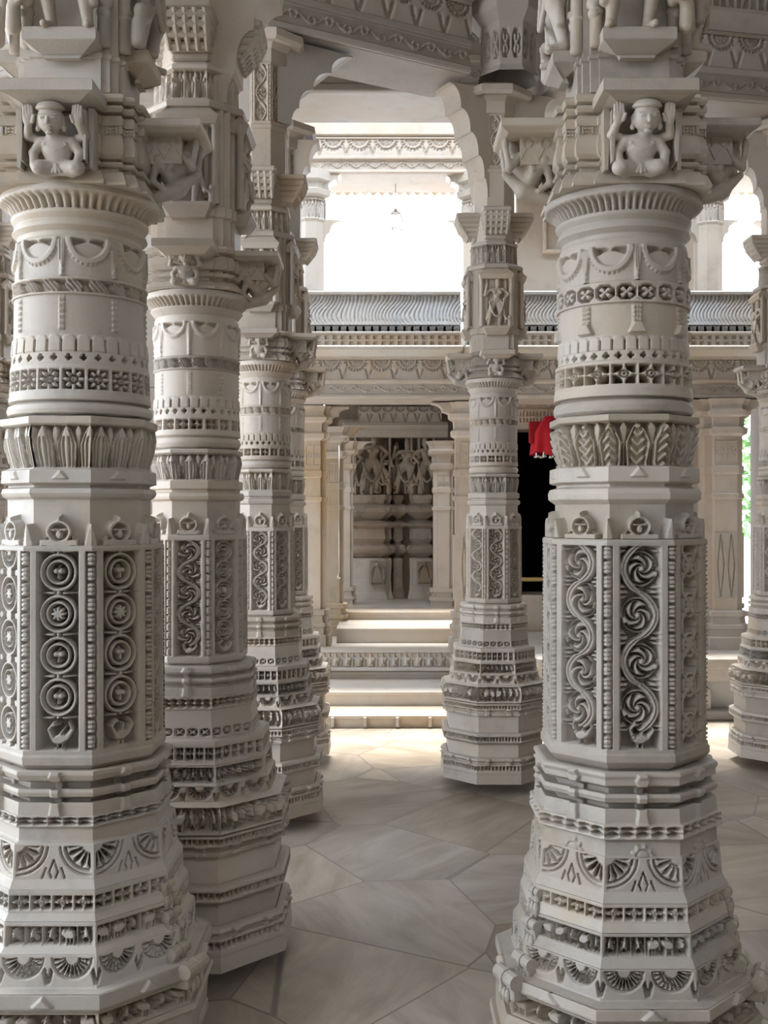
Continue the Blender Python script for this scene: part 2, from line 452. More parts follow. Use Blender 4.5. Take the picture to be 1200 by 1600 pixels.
def f_scroll(n,dep):
    def f(U,V,W,H,k):
        x,i=tl(U,W,n); p=W/n; y=V-H/2; ph=2*np.pi*x/p
        d=np.abs(y-H*.26*np.sin(ph))-H*.07
        s=np.where(x<0,1,-1); d=np.minimum(d,np.abs(np.hypot((np.abs(x)-p*.25),(y*1.0+s*0.06*H))-H*.18)-H*.05)
        return -dep*(1-sm(d))*sm(np.abs(y)-H*.44)
    return f
def f_ribs(n,dep):
    def f(U,V,W,H,k):
        y=V/H; ph=(U/W*n+.33*np.sin(y*np.pi*1.5+.3)*(1.6+.9*np.sin(U/W*14.)))*2*np.pi
        return dep*(np.abs(np.sin(ph))**.6-1)*np.clip(y*8,0,1)
    return f
def f_add(*fs):
    """stack of (v0,v1,f) fractions of the height"""
    def f(U,V,W,H,k):
        h=np.zeros_like(U)
        for v0,v1,g in fs:
            m=(V>=v0*H)&(V<=v1*H)
            rows=m[:,0]
            if rows.any():
                h[rows]+=g(U[rows],V[rows]-v0*H,W,(v1-v0)*H,k)
        return h
    return f
DEP=2.2
# ------------------------------------------------------------------ pillars
T8=math.tan(math.pi/8)
def rows_of(prof,cell):
    p=[prof[0]]
    for a,b in zip(prof[:-1],prof[1:]):
        n=max(1,int(math.hypot(b[0]-a[0],b[1]-a[1])/cell+.5))
        for i in range(1,n+1): p.append((a[0]+(b[0]-a[0])*i/n,a[1]+(b[1]-a[1])*i/n))
    return np.array(p)
def tier(root,name,shape,prof,specs,cell,mat,back=(3,4,5)):
    """prof: (z, apothem) from top to bottom; specs: (z_top, z_bottom, pattern)"""
    R=rows_of(prof[::-1],cell); z,a=R[:,0],R[:,1]; mb=MB(); am=a.mean()
    def heights(U,k,W):
        h=np.zeros_like(U)
        for zt,zb,f in specs:
            m=(z>=zb-1e-6)&(z<=zt+1e-6)
            if m.sum()>1:
                q=f(U[m],np.repeat((z[m]-zb)[:,None],U.shape[1],1),W,zt-zb,k); h[m]+=np.where(q<0,q*DEP,q)
        return h
    if shape=='round':
        W=2*np.pi*am; nu=int(W/cell); u=(np.arange(nu)/nu-.5); U=np.repeat((u*W)[None],len(z),0)
        h=heights(U,0,W); th=-np.pi/2+u*2*np.pi; r=a[:,None]+h
        mb.grid(np.stack([r*np.cos(th),r*np.sin(th),np.repeat(z[:,None],nu,1)],-1),cu=True)
    else:
        W=2*am*T8
        for k in range(8):
            bk=k in back; nu=3 if bk else max(3,int(W/cell)+1)
            u=np.linspace(-1,1,nu); U=np.repeat((u*W/2)[None],len(z),0)
            h=np.zeros_like(U) if bk else heights(U,k,W)
            ph=-np.pi/2+k*np.pi/4; r=a[:,None]+h; s=r*T8*u[None]
            X=r*np.cos(ph)-s*np.sin(ph); Y=r*np.sin(ph)+s*np.cos(ph)
            mb.grid(np.stack([X,Y,np.repeat(z[:,None],nu,1)],-1))
    return mb.build(name,mat,root,smooth=True)
class Conv:
    """pixel rows and half-widths of a pillar in the photograph -> metres at its distance"""
    def __init__(s,D): s.D=D; s.k=D/F
    def z(s,y,a): return EYE+(HZ-y)/F*(s.D-a*s.k)
    def p(s,prof): return [(s.z(y,a),a*s.k) for y,a in prof]
    def sp(s,y0,y1,a,f): return (s.z(y0,a),s.z(y1,a),f)
def stepped(a,b,d,c):
    q=[(c,-a),(c,-b),(d,-b),(d,-d),(b,-d),(b,-c),(a,-c)]; out=[]
    for i in range(4):
        an=i*math.pi/2; out+=[(x*math.cos(an)-y*math.sin(an),x*math.sin(an)+y*math.cos(an)) for x,y in q]
    ded=[]
    for p in out:
        if not ded or math.hypot(p[0]-ded[-1][0],p[1]-ded[-1][1])>1e-6: ded.append(p)
    return ded
def rotmesh(V,an):
    c,s=math.cos(an),math.sin(an); V=np.asarray(V).copy(); x,y=V[:,0].copy(),V[:,1].copy()
    V[:,0]=x*c-y*s; V[:,1]=x*s+y*c; return V

# sculptures: unit prims, x right, y depth (-y towards the viewer), z up
def atlas_prims(variant=0):
    k=.000372
    def P(x,z,y=0.): return ((x-765)*k,y,(1290-z)*k)
    ps=[('e',P(745,1090,-.030),(.043,.028,.044)),('e',P(742,1180,-.030),(.031,.024,.034)),
        ('c',P(640,1035,-.028),P(850,1035,-.028),.019,.019),
        ('c',P(768,1000,-.034),P(768,950,-.036),.017,.017),
        ('e',P(768,862,-.048),(.0365,.034,.042)),
        # legs folded under
        ('c',P(715,1235,-.03),P(590,1240,-.052),.024,.022),('c',P(590,1240,-.052),P(640,1275,-.03),.02,.014),
        ('c',P(775,1235,-.03),P(870,1235,-.052),.024,.022),('c',P(870,1235,-.052),P(830,1275,-.03),.02,.014),
        ('c',P(742,1215,-.054),P(742,1275,-.058),.0035,.005,.002),('c',P(738,1215,-.054),P(714,1272,-.056),.003,.0045,.002),('c',P(746,1215,-.054),P(770,1272,-.056),.003,.0045,.002)]
    # lower arms resting on the knees
    for sx in (-1,1):
        X=lambda d: 745+sx*d
        ps+=[('c',P(X(120),1040,-.03),P(X(175),1120,-.036),.016,.0135,.004),('c',P(X(175),1120,-.036),P(X(160),1215,-.058),.0135,.011,.004),
             ('c',P(X(160),1215,-.058),P(X(140),1240,-.066),.012,.010,.003)]
        # raised arms with open hands
        up=(variant==0 or sx>0)
        ps+=[('c',P(X(110),1020,-.014),P(X(212),985,-.030),.015,.0135,.004),('c',P(X(212),985,-.030),P(X(190),905,-.050),.0135,.0105,.004),
             ('e',P(X(184),862,-.056),(.0155,.008,.021),.003)]
        for f_,dz in ((-30,96),(-12,106),(8,104),(26,92)):
            ps.append(('c',P(X(182+f_*1.1),848,-.058),P(X(188+f_),848-dz*.9,-.054),.0050,.0038,.0012))
        ps.append(('c',P(X(152),885,-.060),P(X(136),838,-.063),.0054,.0040,.0012))
    # cap and face
    ps+=[('e',P(767,778,-.048),(.0395,.037,.011),.002),('e',P(767,757,-.048),(.035,.033,.015),.004)]
    fx=lambda x,z,y,r: ('e',P(x,z,y),r,.0025)
    ps+=[fx(730,858,-.0785,(.0088,.004,.0045)),fx(808,858,-.0785,(.0088,.004,.0045)),
         ('c',P(768,850,-.081),P(769,900,-.0875),.0032,.0058,.003),fx(768,934,-.0785,(.0115,.0045,.0028)),fx(768,947,-.077,(.009,.0045,.0028)),
         fx(768,972,-.070,(.012,.009,.007)),
         ('c',P(700,832,-.076),P(755,838,-.0805),.0022,.0018,.002),('c',P(782,838,-.0805),P(838,832,-.076),.0018,.0022,.002),
         fx(674,880,-.046,(.006,.009,.018)),fx(864,880,-.046,(.006,.009,.018)),fx(670,930,-.046,(.007,.007,.010)),fx(868,930,-.046,(.007,.007,.010)),
         ('-e',P(730,868,-.0845),(.007,.0045,.0016),.0015),('-e',P(808,868,-.0845),(.007,.0045,.0016),.0015),
         ('-c',P(746,940,-.0862),P(790,940,-.0862),.0014,.0014,.001)]
    # necklace and belt
    for i in range(9):
        t=-1+i/4; ps.append(fx(745+t*78,1055+(1-t*t)*42,-.0545+abs(t)*.006,(.006,.005,.006)))
    for i in range(7):
        t=-1+i/3; ps.append(fx(742+t*60,1205+(1-t*t)*12,-.0525+abs(t)*.007,(.006,.005,.005)))
    return ps
def atlas_mesh(variant=0,h=.0019):
    V,Q=sculpt(atlas_prims(variant),.008,(-.118,-.108,-.03),(.118,.03,.225),h)
    c,s=math.cos(.20),math.sin(.20); y,z=V[:,1].copy(),V[:,2].copy(); V[:,1]=y*c-z*s; V[:,2]=y*s+z*c+.012   # leaning out a little
    return V,Q
def dancer_mesh(h=.006,seed=0,kn=1):
    """standing temple dancer, 1 unit tall, arms raised, long garland to the knees"""
    s=1 if seed%2==0 else -1
    ps=[('c',(-.05*s,0,.50),(-.13*s,-.05,.27),.072,.05),('c',(-.13*s,-.05,.27),(-.15*s,0,.04),.048,.030),('c',(-.15*s,0,.03),(-.17*s,-.09,.015),.028,.022),
        ('c',(.05*s,0,.50),(.09*s,-.03,.27),.072,.05),('c',(.09*s,-.03,.27),(.06*s,.01,.04),.048,.030),('c',(.06*s,0,.03),(.08*s,-.09,.015),.028,.022),
        ('e',(0,0,.52),(.115,.075,.075)),('c',(0,0,.55),(.025*s,0,.70),.06,.075),('c',(-.09,0,.755),(.12,0,.755),.04,.04),
        ('e',(-.04,-.06,.70),(.045,.04,.042)),('e',(.075,-.06,.70),(.045,.04,.042)),
        ('c',(.015*s,0,.77),(.02*s,0,.82),.03,.03),('e',(.03*s,-.01,.875),(.055,.058,.068)),('e',(.03*s,.0,.945),(.05,.052,.05)),('e',(.03*s,.0,.99),(.025,.025,.03)),
        ('c',(.03*s,-.064,.885),(.03*s,-.074,.868),.006,.011,.006),
        ('c',(-.13*s,0,.75),(-.23*s,-.02,.64),.036,.03),('c',(-.23*s,-.02,.64),(-.20*s,-.05,.80),.028,.022),('e',(-.19*s,-.055,.84),(.025,.018,.036)),
        ('c',(.15*s,0,.75),(.25*s,-.02,.66),.036,.03),('c',(.25*s,-.02,.66),(.17*s,-.09,.56),.028,.022),('e',(.15*s,-.10,.54),(.03,.022,.028))]
    n=14; pr=None
    for i in range(n+1):
        t=-1+2*i/n; q=(t*.15,-.085-.03*(1-t*t),.20+.30*t*t)
        if pr: ps.append(('c',pr,q,.017,.017,.008))
        pr=q
    for sx in (-1,1): ps.append(('c',(.10*sx,-.06,.52),(.19*sx,-.03,.16),.022,.03,.01))
    # small attendant at the feet
    ps+=[('c',(.27*s,-.03,.02),(.27*s,-.03,.13),.045,.04),('e',(.27*s,-.04,.20),(.038,.038,.042)),('c',(.27*s,-.05,.12),(.2*s,-.08,.17),.018,.015)]
    return sculpt(ps,.025,(-.36,-.18,-.045),(.36,.13,1.03),h)
def flyer_mesh(h=.004):
    """figure leaning out under a bracket: +x is outwards, z=0 is the underside of the shelf"""
    ps=[]
    for sy in (-1,1):
        y=.028*sy
        ps+=[('c',(.075,y,-.125),(.035,y*1.6,-.075),.023,.019),('c',(.035,y*1.6,-.075),(.012,y*1.2,-.145),.017,.012),('c',(.012,y,-.145),(.05,y,-.17),.012,.009),
             ('c',(.115,y*1.1,-.055),(.155,y*1.7,-.10),.015,.012),('c',(.155,y*1.7,-.10),(.168,y*1.5,-.03),.012,.010),('e',(.168,y*1.5,-.014),(.012,.01,.016)),
             ('c',(.10,y*1.2,-.06),(.075,y*1.9,-.105),.012,.010)]
    ps+=[('c',(.07,0,-.12),(.115,0,-.07),.034,.036),('e',(.135,0,-.032),(.026,.024,.028)),('c',(.14,0,-.02),(.15,0,-.002),.018,.016),
         ('c',(.0,0,-.20),(.10,0,-.165),.020,.030),('c',(.10,0,-.165),(.165,0,-.11),.026,.012)]
    return sculpt(ps,.010,(-.02,-.075,-.235),(.20,.075,.01),h)
def bracket(root,an,r0,r1,zt,hw,th,drop,mat,figV,figQ,fs,panel=True,cell=.004):
    """bracket: shelf on a pierced back plate, a leaning figure underneath"""
    c,s=math.cos(an),math.sin(an); L=r1-r0; mb=MB()
    mb.sweep([(r0-.03,-hw*.45),(r0+L*.62,-hw*.45),(r0+L*.62,hw*.45),(r0-.03,hw*.45)],[(zt-th-drop*.48,0),(zt-th*.4,0)])
    # pierced side plates
    if panel:
        def holes(U,V,W,H,k):
            x,i=tl(U,W,2); y=V/H; w=W/4
            d=np.minimum(np.hypot(x,(V-H*.22)*.9)-w*.62,np.abs(x)+(V-H*.5)*.55-w*.35); d=np.where(V>H*.62,9,d)
            ring=np.maximum(np.abs(np.hypot(x,V-H*.78)-w*.5)-w*.09,np.where((np.abs(x)<w*.16)&(V<H*.9),1,-1))
            return -.014*sm(np.minimum(d,ring),.003)
        for sy in (-1,1):
            y0=sy*hw*.47; Hh=drop*.48
            O=(r0,y0,zt-th-Hh) if sy<0 else (r0+L*.62,y0,zt-th-Hh)
            mb.relief(O,(1,0,0) if sy<0 else (-1,0,0),(0,0,1),(0,sy,0),L*.62,Hh,holes,cell*.7)
    mb.v=[rotmesh(v,an) for v in mb.v]; B=mb.build('bracket',mat,root)
    sl=MB(); sl.sweep([(r0-.02,-hw),(r1,-hw),(r1,hw),(r0-.02,hw)],[(zt-th,-.022),(zt-th*.72,-.004),(zt-th*.6,0),(zt-.004,0),(zt,-.004)])
    sl.v=[rotmesh(v,an) for v in sl.v]; sl.build('shelf',mat,B)
    V=np.array(figV)*fs; V[:,0]+=r0+.002; V[:,2]+=zt-th
    MB().add(rotmesh(V,an),figQ).build('leaning_figure',mat,B,smooth=True)
    return B
FLV,FLQ=flyer_mesh(.0042)
ATV,ATQ=atlas_mesh(0)
DAV,DAQ=dancer_mesh(.011,0); DBV,DBQ=dancer_mesh(.011,1)

def statue(root,an,r,z,h,mat,alt=0):
    V=np.array(DBV if alt else DAV)*h; V[:,1]-=r; V[:,2]+=z
    return MB().add(rotmesh(V,an+math.pi/2),DBQ if alt else DAQ).build('dancer_figure',mat,root,smooth=True)

def great_pillar(X,D,mat,label,kind):
    """the two big foreground pillars"""
    root=thing('carved_pillar',label,'pillar',(X,D,0)); cv=Conv(D); k=cv.k; cell=.0024
    R=kind=='R'
    def T(name,shape,prof,specs=()): 
        return tier(root,name,shape,cv.p(prof),[cv.sp(*s) for s in specs],cell,mat)
    dy=0 if R else -3
    # --- upper shaft above the capital
    um=MB(); um.sweep([(x*k,y*k) for x,y in stepped(80,74,64,52)],[(cv.z(142,80),0),(cv.z(92,80),0),(cv.z(90,80),.006),(cv.z(84,80),.006),(cv.z(82,80),0),(cv.z(-60,80),0),(4.7,0)])
    um.build('upper_shaft',mat,root)
    for sx,sy in ((-1,-1),(1,-1),(-1,1),(1,1)):
        for (u,v) in ((57,82),(82,57)):
            m=MB(); x,y=u*k*sx,v*k*sy
            m.lathe([(cv.z(75,80),.0),(cv.z(74,80),10*k),(cv.z(25,80),9*k),(cv.z(24,80),11*k),(cv.z(18,80),11*k),(cv.z(16,80),9*k),(cv.z(-60,80),9*k),(cv.z(-61,80),0)],16,x,y)
            m.build('colonnette',mat,root,smooth=True)
    for an,al in ((-math.pi/2,0),(math.pi,1),(0,0)):
        m=MB(); z=lambda y: cv.z(y,100) if an==-math.pi/2 else cv.z(y+14,80)
        w=54*k if an==-math.pi/2 else 46*k; r1=116*k
        m.sweep([(70*k,-w),(r1,-w),(r1,w),(70*k,w)],[(z(90),-.055),(z(85),-.050),(z(68),-.002),(z(66),0),(z(50),0),(z(48),-.003)])
        m.v=[rotmesh(v,an) for v in m.v]; m.build('ledge',mat,root)
        statue(root,an,98*k,z(48)-.004,.50,mat,al if R else 1-al)
        for sy in (-1,1):   # pendant buds beside the statue
            b=MB(); b.lathe([(z(28),.0),(z(24),.006),(z(20),.016),(z(12),.019),(z(6),.012),(z(2),.022),(z(-6),.022),(z(-10),.0)],14)
            V=b.v[0]; V[:,0]+=84*k; V[:,1]+=sy*(w+.012); b.v=[rotmesh(V,an)]; b.build('pendant_bud',mat,root,smooth=True)
    # --- capital
    cb=MB(); zb=lambda y: cv.z(y,112)
    prof=[(288,8),(284,9),(267,3),(263,-5),(258,-5),(257,1),(254,3),(250,1),(249,-8),(245,-8),(244,-2),(238,3),(226,4),(209,1),(208,-1),(194,-1),(193,2),(182,3),(177,0),(176,-9),(172,-9),(171,0),(166,3),(161,1),(160,-9),(156,-9),(155,1),(150,4),(145,3),(141,-2),(139,-20)]
    cb.sweep([(x*k,y*k) for x,y in stepped(110,102,88,58)],[(zb(y),o*k) for y,o in prof]); A=cb.build('capital_block',mat,root)
    # little pierced windows on the block
    for an in (-math.pi/2,0,math.pi):
        for cx,rr in ((74,102),(-74,102),(96,88),(-96,88)):
            m=MB()
            for ix in (-1,1):
                for iz in (-1,1):
                    x0=cx*k+ix*.006-.004; m.box(x0,x0+.008,-(rr-.5)*k-.004,-(rr-3)*k,zb(200)+iz*.0045-.003,zb(200)+iz*.0045+.003,.001)
            for ix in (-1,1): m.box(cx*k+ix*.0135-.0025,cx*k+ix*.0135+.0025,-(rr-.5)*k-.004,-(rr-3)*k,zb(206),zb(194),.001)
            m.v=[rotmesh(v,an+math.pi/2) for v in m.v]; m.build('pierced_lattice',mat,A)
    # figure bracket in front and brackets at the sides
    zt=cv.z(205,0); r1=(196)*k
    for an in (0,math.pi):
        bracket(root,an,108*k,r1,zt,.115,.036,.165,mat,FLV,FLQ,.86)
    fb=MB(); zf=zt+.022; w=72*k*.93; y0,y1=-r1*.93,-100*k
    fb.sweep([(-w,y0),(w,y0),(w,y1),(-w,y1)],[(zf-.050,-.050),(zf-.038,-.022),(zf-.034,0),(zf-.004,0),(zf,-.004)])
    B=fb.build('canopy_slab',mat,root)
    lm=MB()
    for sx in (-1,1):    # side plates, leaf-edged, that flank the figure
        lm.sweep([(sx*w*.78-.008,-118*k-.03),(sx*w*.78+.008,-118*k-.03),(sx*w*.78+.008,y1),(sx*w*.78-.008,y1)],[(zf-.215,-.003),(zf-.10,0),(zf-.05,.0)])
        lm.sweep([(sx*w*.68-.005,-128*k-.035),(sx*w*.68+.005,-128*k-.035),(sx*w*.68+.005,y1),(sx*w*.68-.005,y1)],[(zf-.20,-.002),(zf-.14,.0),(zf-.06,-.001)])
    lm.box(-w*.74,w*.74,-112*k,y1,zf-.215,zf-.05,.004)
    lm.build('figure_niche',mat,root)
    V=np.array(ATV)*np.array([1.0,.92,.92])
    if not R: V[:,0]*=-1
    V[:,1]-=114*k+.0; V[:,2]+=cv.z(283,112)+.002
    MB().add(V,ATQ if R else ATQ[:,::-1]).build('atlas_figure',mat,root,smooth=True)
    # --- round part
    b=[(283,90),(284,114),(287,120),(296,121),(300,119),(303,115),(309,109),(324,101),(327,104),(332,103),(342,97),(346,100),(352,102),(357,98),(362,94),(370,94)]
    T('bell_capital','round',[(y+dy,a) for y,a in b],[(302+dy,326+dy,108,f_gad(64 if R else 52,.010))])
    if R:
        T('garland_band','round',[(368,94),(372,97),(378,98),(437,98)],[(372,437,98,f_swag(8,.010,.010))])
        T('quatrefoil_band','round',[(437,98),(438,102),(471,102),(472,98)],[(438,471,102,f_quat(20,.009,.024))])
        T('tassel_band','round',[(472,98),(524,98)],[(474,521,98,f_tassel(8,.010,True,.5,1.7))])
        T('battlement_band','round',[(522,98),(561,100),(562,102)],[(524,546,99,f_merlon(34,.0035,.012)),(546,562,101,f_cross(34,.0085,.018))])
        T('star_band','round',[(561,102),(562,104),(603,105),(604,105.5),(617,106),(619,97)],[(563,603,104,f_star(16,.010,.034))])
        T('torus_ring','round',[(618,96),(621,97),(624,104),(631,107),(640,106),(645,101),(648,97)])
        T('petal_collar','oct',[(646,100),(647,107),(656,107.5),(658,105),(668,107),(680,106.5),(700,103),(722,97),(729,99)],[(659,727,104,f_petal(2,.016,.5,1))])
        T('ring_moulding','oct',[(728,103),(729,107),(752,107.5),(754,104),(756,97),(760,97),(763,107),(770,110),(780,109),(785,103),(788,99)],[(729,745,107,f_knob(1,.022,.008))])
        T('plain_neck','oct',[(788,99),(843,99)],[(797,843,100,f_finial(.032))])
        T('panel_shaft','oct',[(842,98),(843,116),(846,118),(1178,118.5),(1181,121),(1192,121),(1200,112),(1205,104)],
          [(853,1172,118,f_panel({0:q_vine(4),7:q_vine(5,True,.72,.24,4),1:q_weave(5),2:q_rings(5),6:q_ovals(6),3:q_ovals(5),4:q_ovals(5),5:q_ovals(5)},.024))])
        B0=[(1204,104),(1206,126),(1209,131),(1214,132),(1219,129),(1228,129),(1231,106),(1239,106),(1241,129),(1247,132),(1254,129),(1256,108),(1262,108),(1264,129),(1286,131),(1289,133)]
        T('bar_moulding','oct',B0,[(1210,1288,129,lambda U,V,W,H,k: f_tie(.012,.012)(U,V,W,H,k))])
        T('pierced_strip','oct',[(1288,133),(1290,137),(1312,138),(1313,132)],[(1292,1311,138,f_strip(5,.014))])
        T('plain_band','oct',[(1313,130),(1338,131)],[(1316,1338,131,lambda U,V,W,H,k: .007*sm(np.hypot(U,V)-H*.75-.004*np.cos(np.arctan2(V,U)*9),.004)-.005*sm(np.abs(np.hypot(U,V)-H*.45)-H*.06))])
        T('lotus_frieze','oct',[(1337,131),(1340,134),(1394,138),(1396,139),(1412,146)],[(1342,1393,136,f_arc(2,.020))])
        T('star_frieze','oct',[(1412,144),(1413,146),(1443,147),(1445,148),(1458,152)],[(1415,1443,146,f_star(4,.009,.020))])
        T('figure_frieze','oct',[(1458,150),(1460,152),(1497,154),(1499,155),(1514,162)],[(1463,1496,153,f_figs(6,.022,(DANCE,WALK,ELE),.005,True,2))])
        T('fan_frieze','oct',[(1514,160),(1515,163),(1563,165),(1565,166),(1577,186)],[(1517,1562,164,f_fan(2,.018,12))])
        T('ledge','oct',[(1577,184),(1579,190),(1596,191),(1599,188),(1600,182)],[(1579,1593,190,f_knob(1,.03,.012))])
        T('elephant_frieze','oct',[(1600,180),(1640,182),(1642,190),(1652,192)],[(1603,1638,181,f_figs(5,.024,(ELE,WALK),.004,False,1))])
        T('plinth','oct',[(1652,190),(1700,190),(1702,198),(1715,200),(1716,193),(1745,193),(1747,200),(1775,201)],[(1718,1744,193,f_dots(14,1,.01))])
        base=[(1209,131),(1440,147),(1495,154),(1560,165),(1596,191)]
    else:
        T('garland_band','round',[(366,94),(369,97),(374,98),(432,98)],[(358,430,98,f_swag(8,.009,.010))])
        T('leaf_band','round',[(431,98),(432,101),(458,101),(459,99)],[(432,458,101,f_leafband(18,.003,.011))])
        T('chain_band','round',[(459,99),(523,100)],[(461,522,99,f_tassel(8,.007,False))])
        T('battlement_band','round',[(521,100),(568,104)],[(523,548,102,f_merlon(30,.0035,.012)),(548,567,103,f_cross(30,.0085,.018))])
        T('rosette_band','round',[(567,103),(568,105),(614,106),(616,107),(623,107),(626,99)],[(570,613,105,f_ros(18,.012,.018))])
        T('torus_ring','round',[(625,98),(628,103),(630,108),(637,110),(644,108),(648,99),(651,99)])
        T('petal_collar','oct',[(649,100),(650,110),(661,110),(663,107),(680,109),(700,106),(728,99),(733,101)],[(664,729,106,f_petal(2.5,.016,0))])
        T('ring_moulding','oct',[(732,103),(734,108),(754,109),(756,104),(758,99),(761,99),(763,107),(770,109),(776,106),(780,101)],[(735,748,108,f_knob(1,.022,.007))])
        T('plain_neck','oct',[(780,100),(853,100)],[(803,853,100,f_finial(.032))])
        T('panel_shaft','oct',[(852,98),(853,117),(856,120),(1180,121),(1184,123),(1196,122),(1203,112)],
          [(862,1172,120,f_panel({0:q_rings(4),1:q_rings(4),7:q_ovals(4.5),2:q_vine(6,False),6:q_ovals(6),3:q_ovals(5),4:q_ovals(5),5:q_ovals(5)},.026))])
        T('bar_moulding','oct',[(1202,112),(1204,128),(1206,132),(1212,133),(1220,128),(1222,106),(1231,106),(1233,129),(1239,131),(1245,129),(1247,108),(1252,108),(1254,129),(1274,131)],[(1206,1274,129,f_tie(.012,.012))])
        T('pierced_strip','oct',[(1274,131),(1275,134),(1292,134),(1293,130)],[(1277,1291,134,f_strip(5,.014))])
        T('plain_band','oct',[(1293,128),(1313,129),(1318,134)])
        T('lotus_frieze','oct',[(1317,134),(1319,137),(1374,140),(1376,141),(1390,147)],[(1322,1373,139,f_arc(2,.020))])
        T('star_frieze','oct',[(1390,146),(1391,148),(1427,149),(1429,150),(1440,155)],[(1395,1426,148,f_star(4,.010,.020))])
        T('figure_frieze','oct',[(1440,153),(1441,156),(1480,157),(1482,158),(1491,164)],[(1446,1479,156,f_figs(5,.022,(WALK,ELE,DANCE),.005,True,5))])
        T('fan_frieze','oct',[(1491,163),(1492,166),(1543,168),(1545,169),(1554,186)],[(1496,1541,167,f_fan(2,.018,11))])
        T('ledge','oct',[(1554,184),(1556,191),(1578,193),(1581,190),(1583,183)],[(1558,1574,191,f_knob(1,.03,.012))])
        T('elephant_frieze','oct',[(1583,182),(1622,184),(1624,192),(1634,194)],[(1586,1620,183,f_figs(5,.024,(ELE,WALK),.004,False,3))])
        T('plinth','oct',[(1634,188),(1690,184),(1692,186),(1708,187),(1709,182),(1740,182),(1742,186),(1775,187)],[(1712,1738,182,f_dots(14,1,.01))])
        base=[(1206,132),(1430,150),(1480,157),(1543,168),(1578,193)]
    # projecting corner blocks with rolled caps, one stack at each side
    for an in (math.radians(-22.5),math.radians(202.5)):
        m=MB()
        for i,(y,a) in enumerate(base[1:]):
            r=a*k/math.cos(math.pi/8); z=cv.z(y,a)
            m.box(r-.07,r+.002,-.020-.008*i,.020+.008*i,z-.03,z+.02,.004)
            m.tube([(r-.006,-.024-.009*i,z+.025),(r-.006,.024+.009*i,z+.025)],.012+.0035*i,12)
            m.tube([(r-.006,-.005,z+.025),(r-.006,.005,z+.025)],.016+.0035*i,12)
            for j in range(-1,2): 
                b=MB(); b.lathe([(z-.045,.0),(z-.035,.007),(z-.02,.010),(z-.005,.006),(z,.003)],10,r+.004,j*.018); m.add(b.v[0],b.q[0])
        m.v=[rotmesh(v,an) for v in m.v]; m.build('corner_stack',mat,root)
    return root

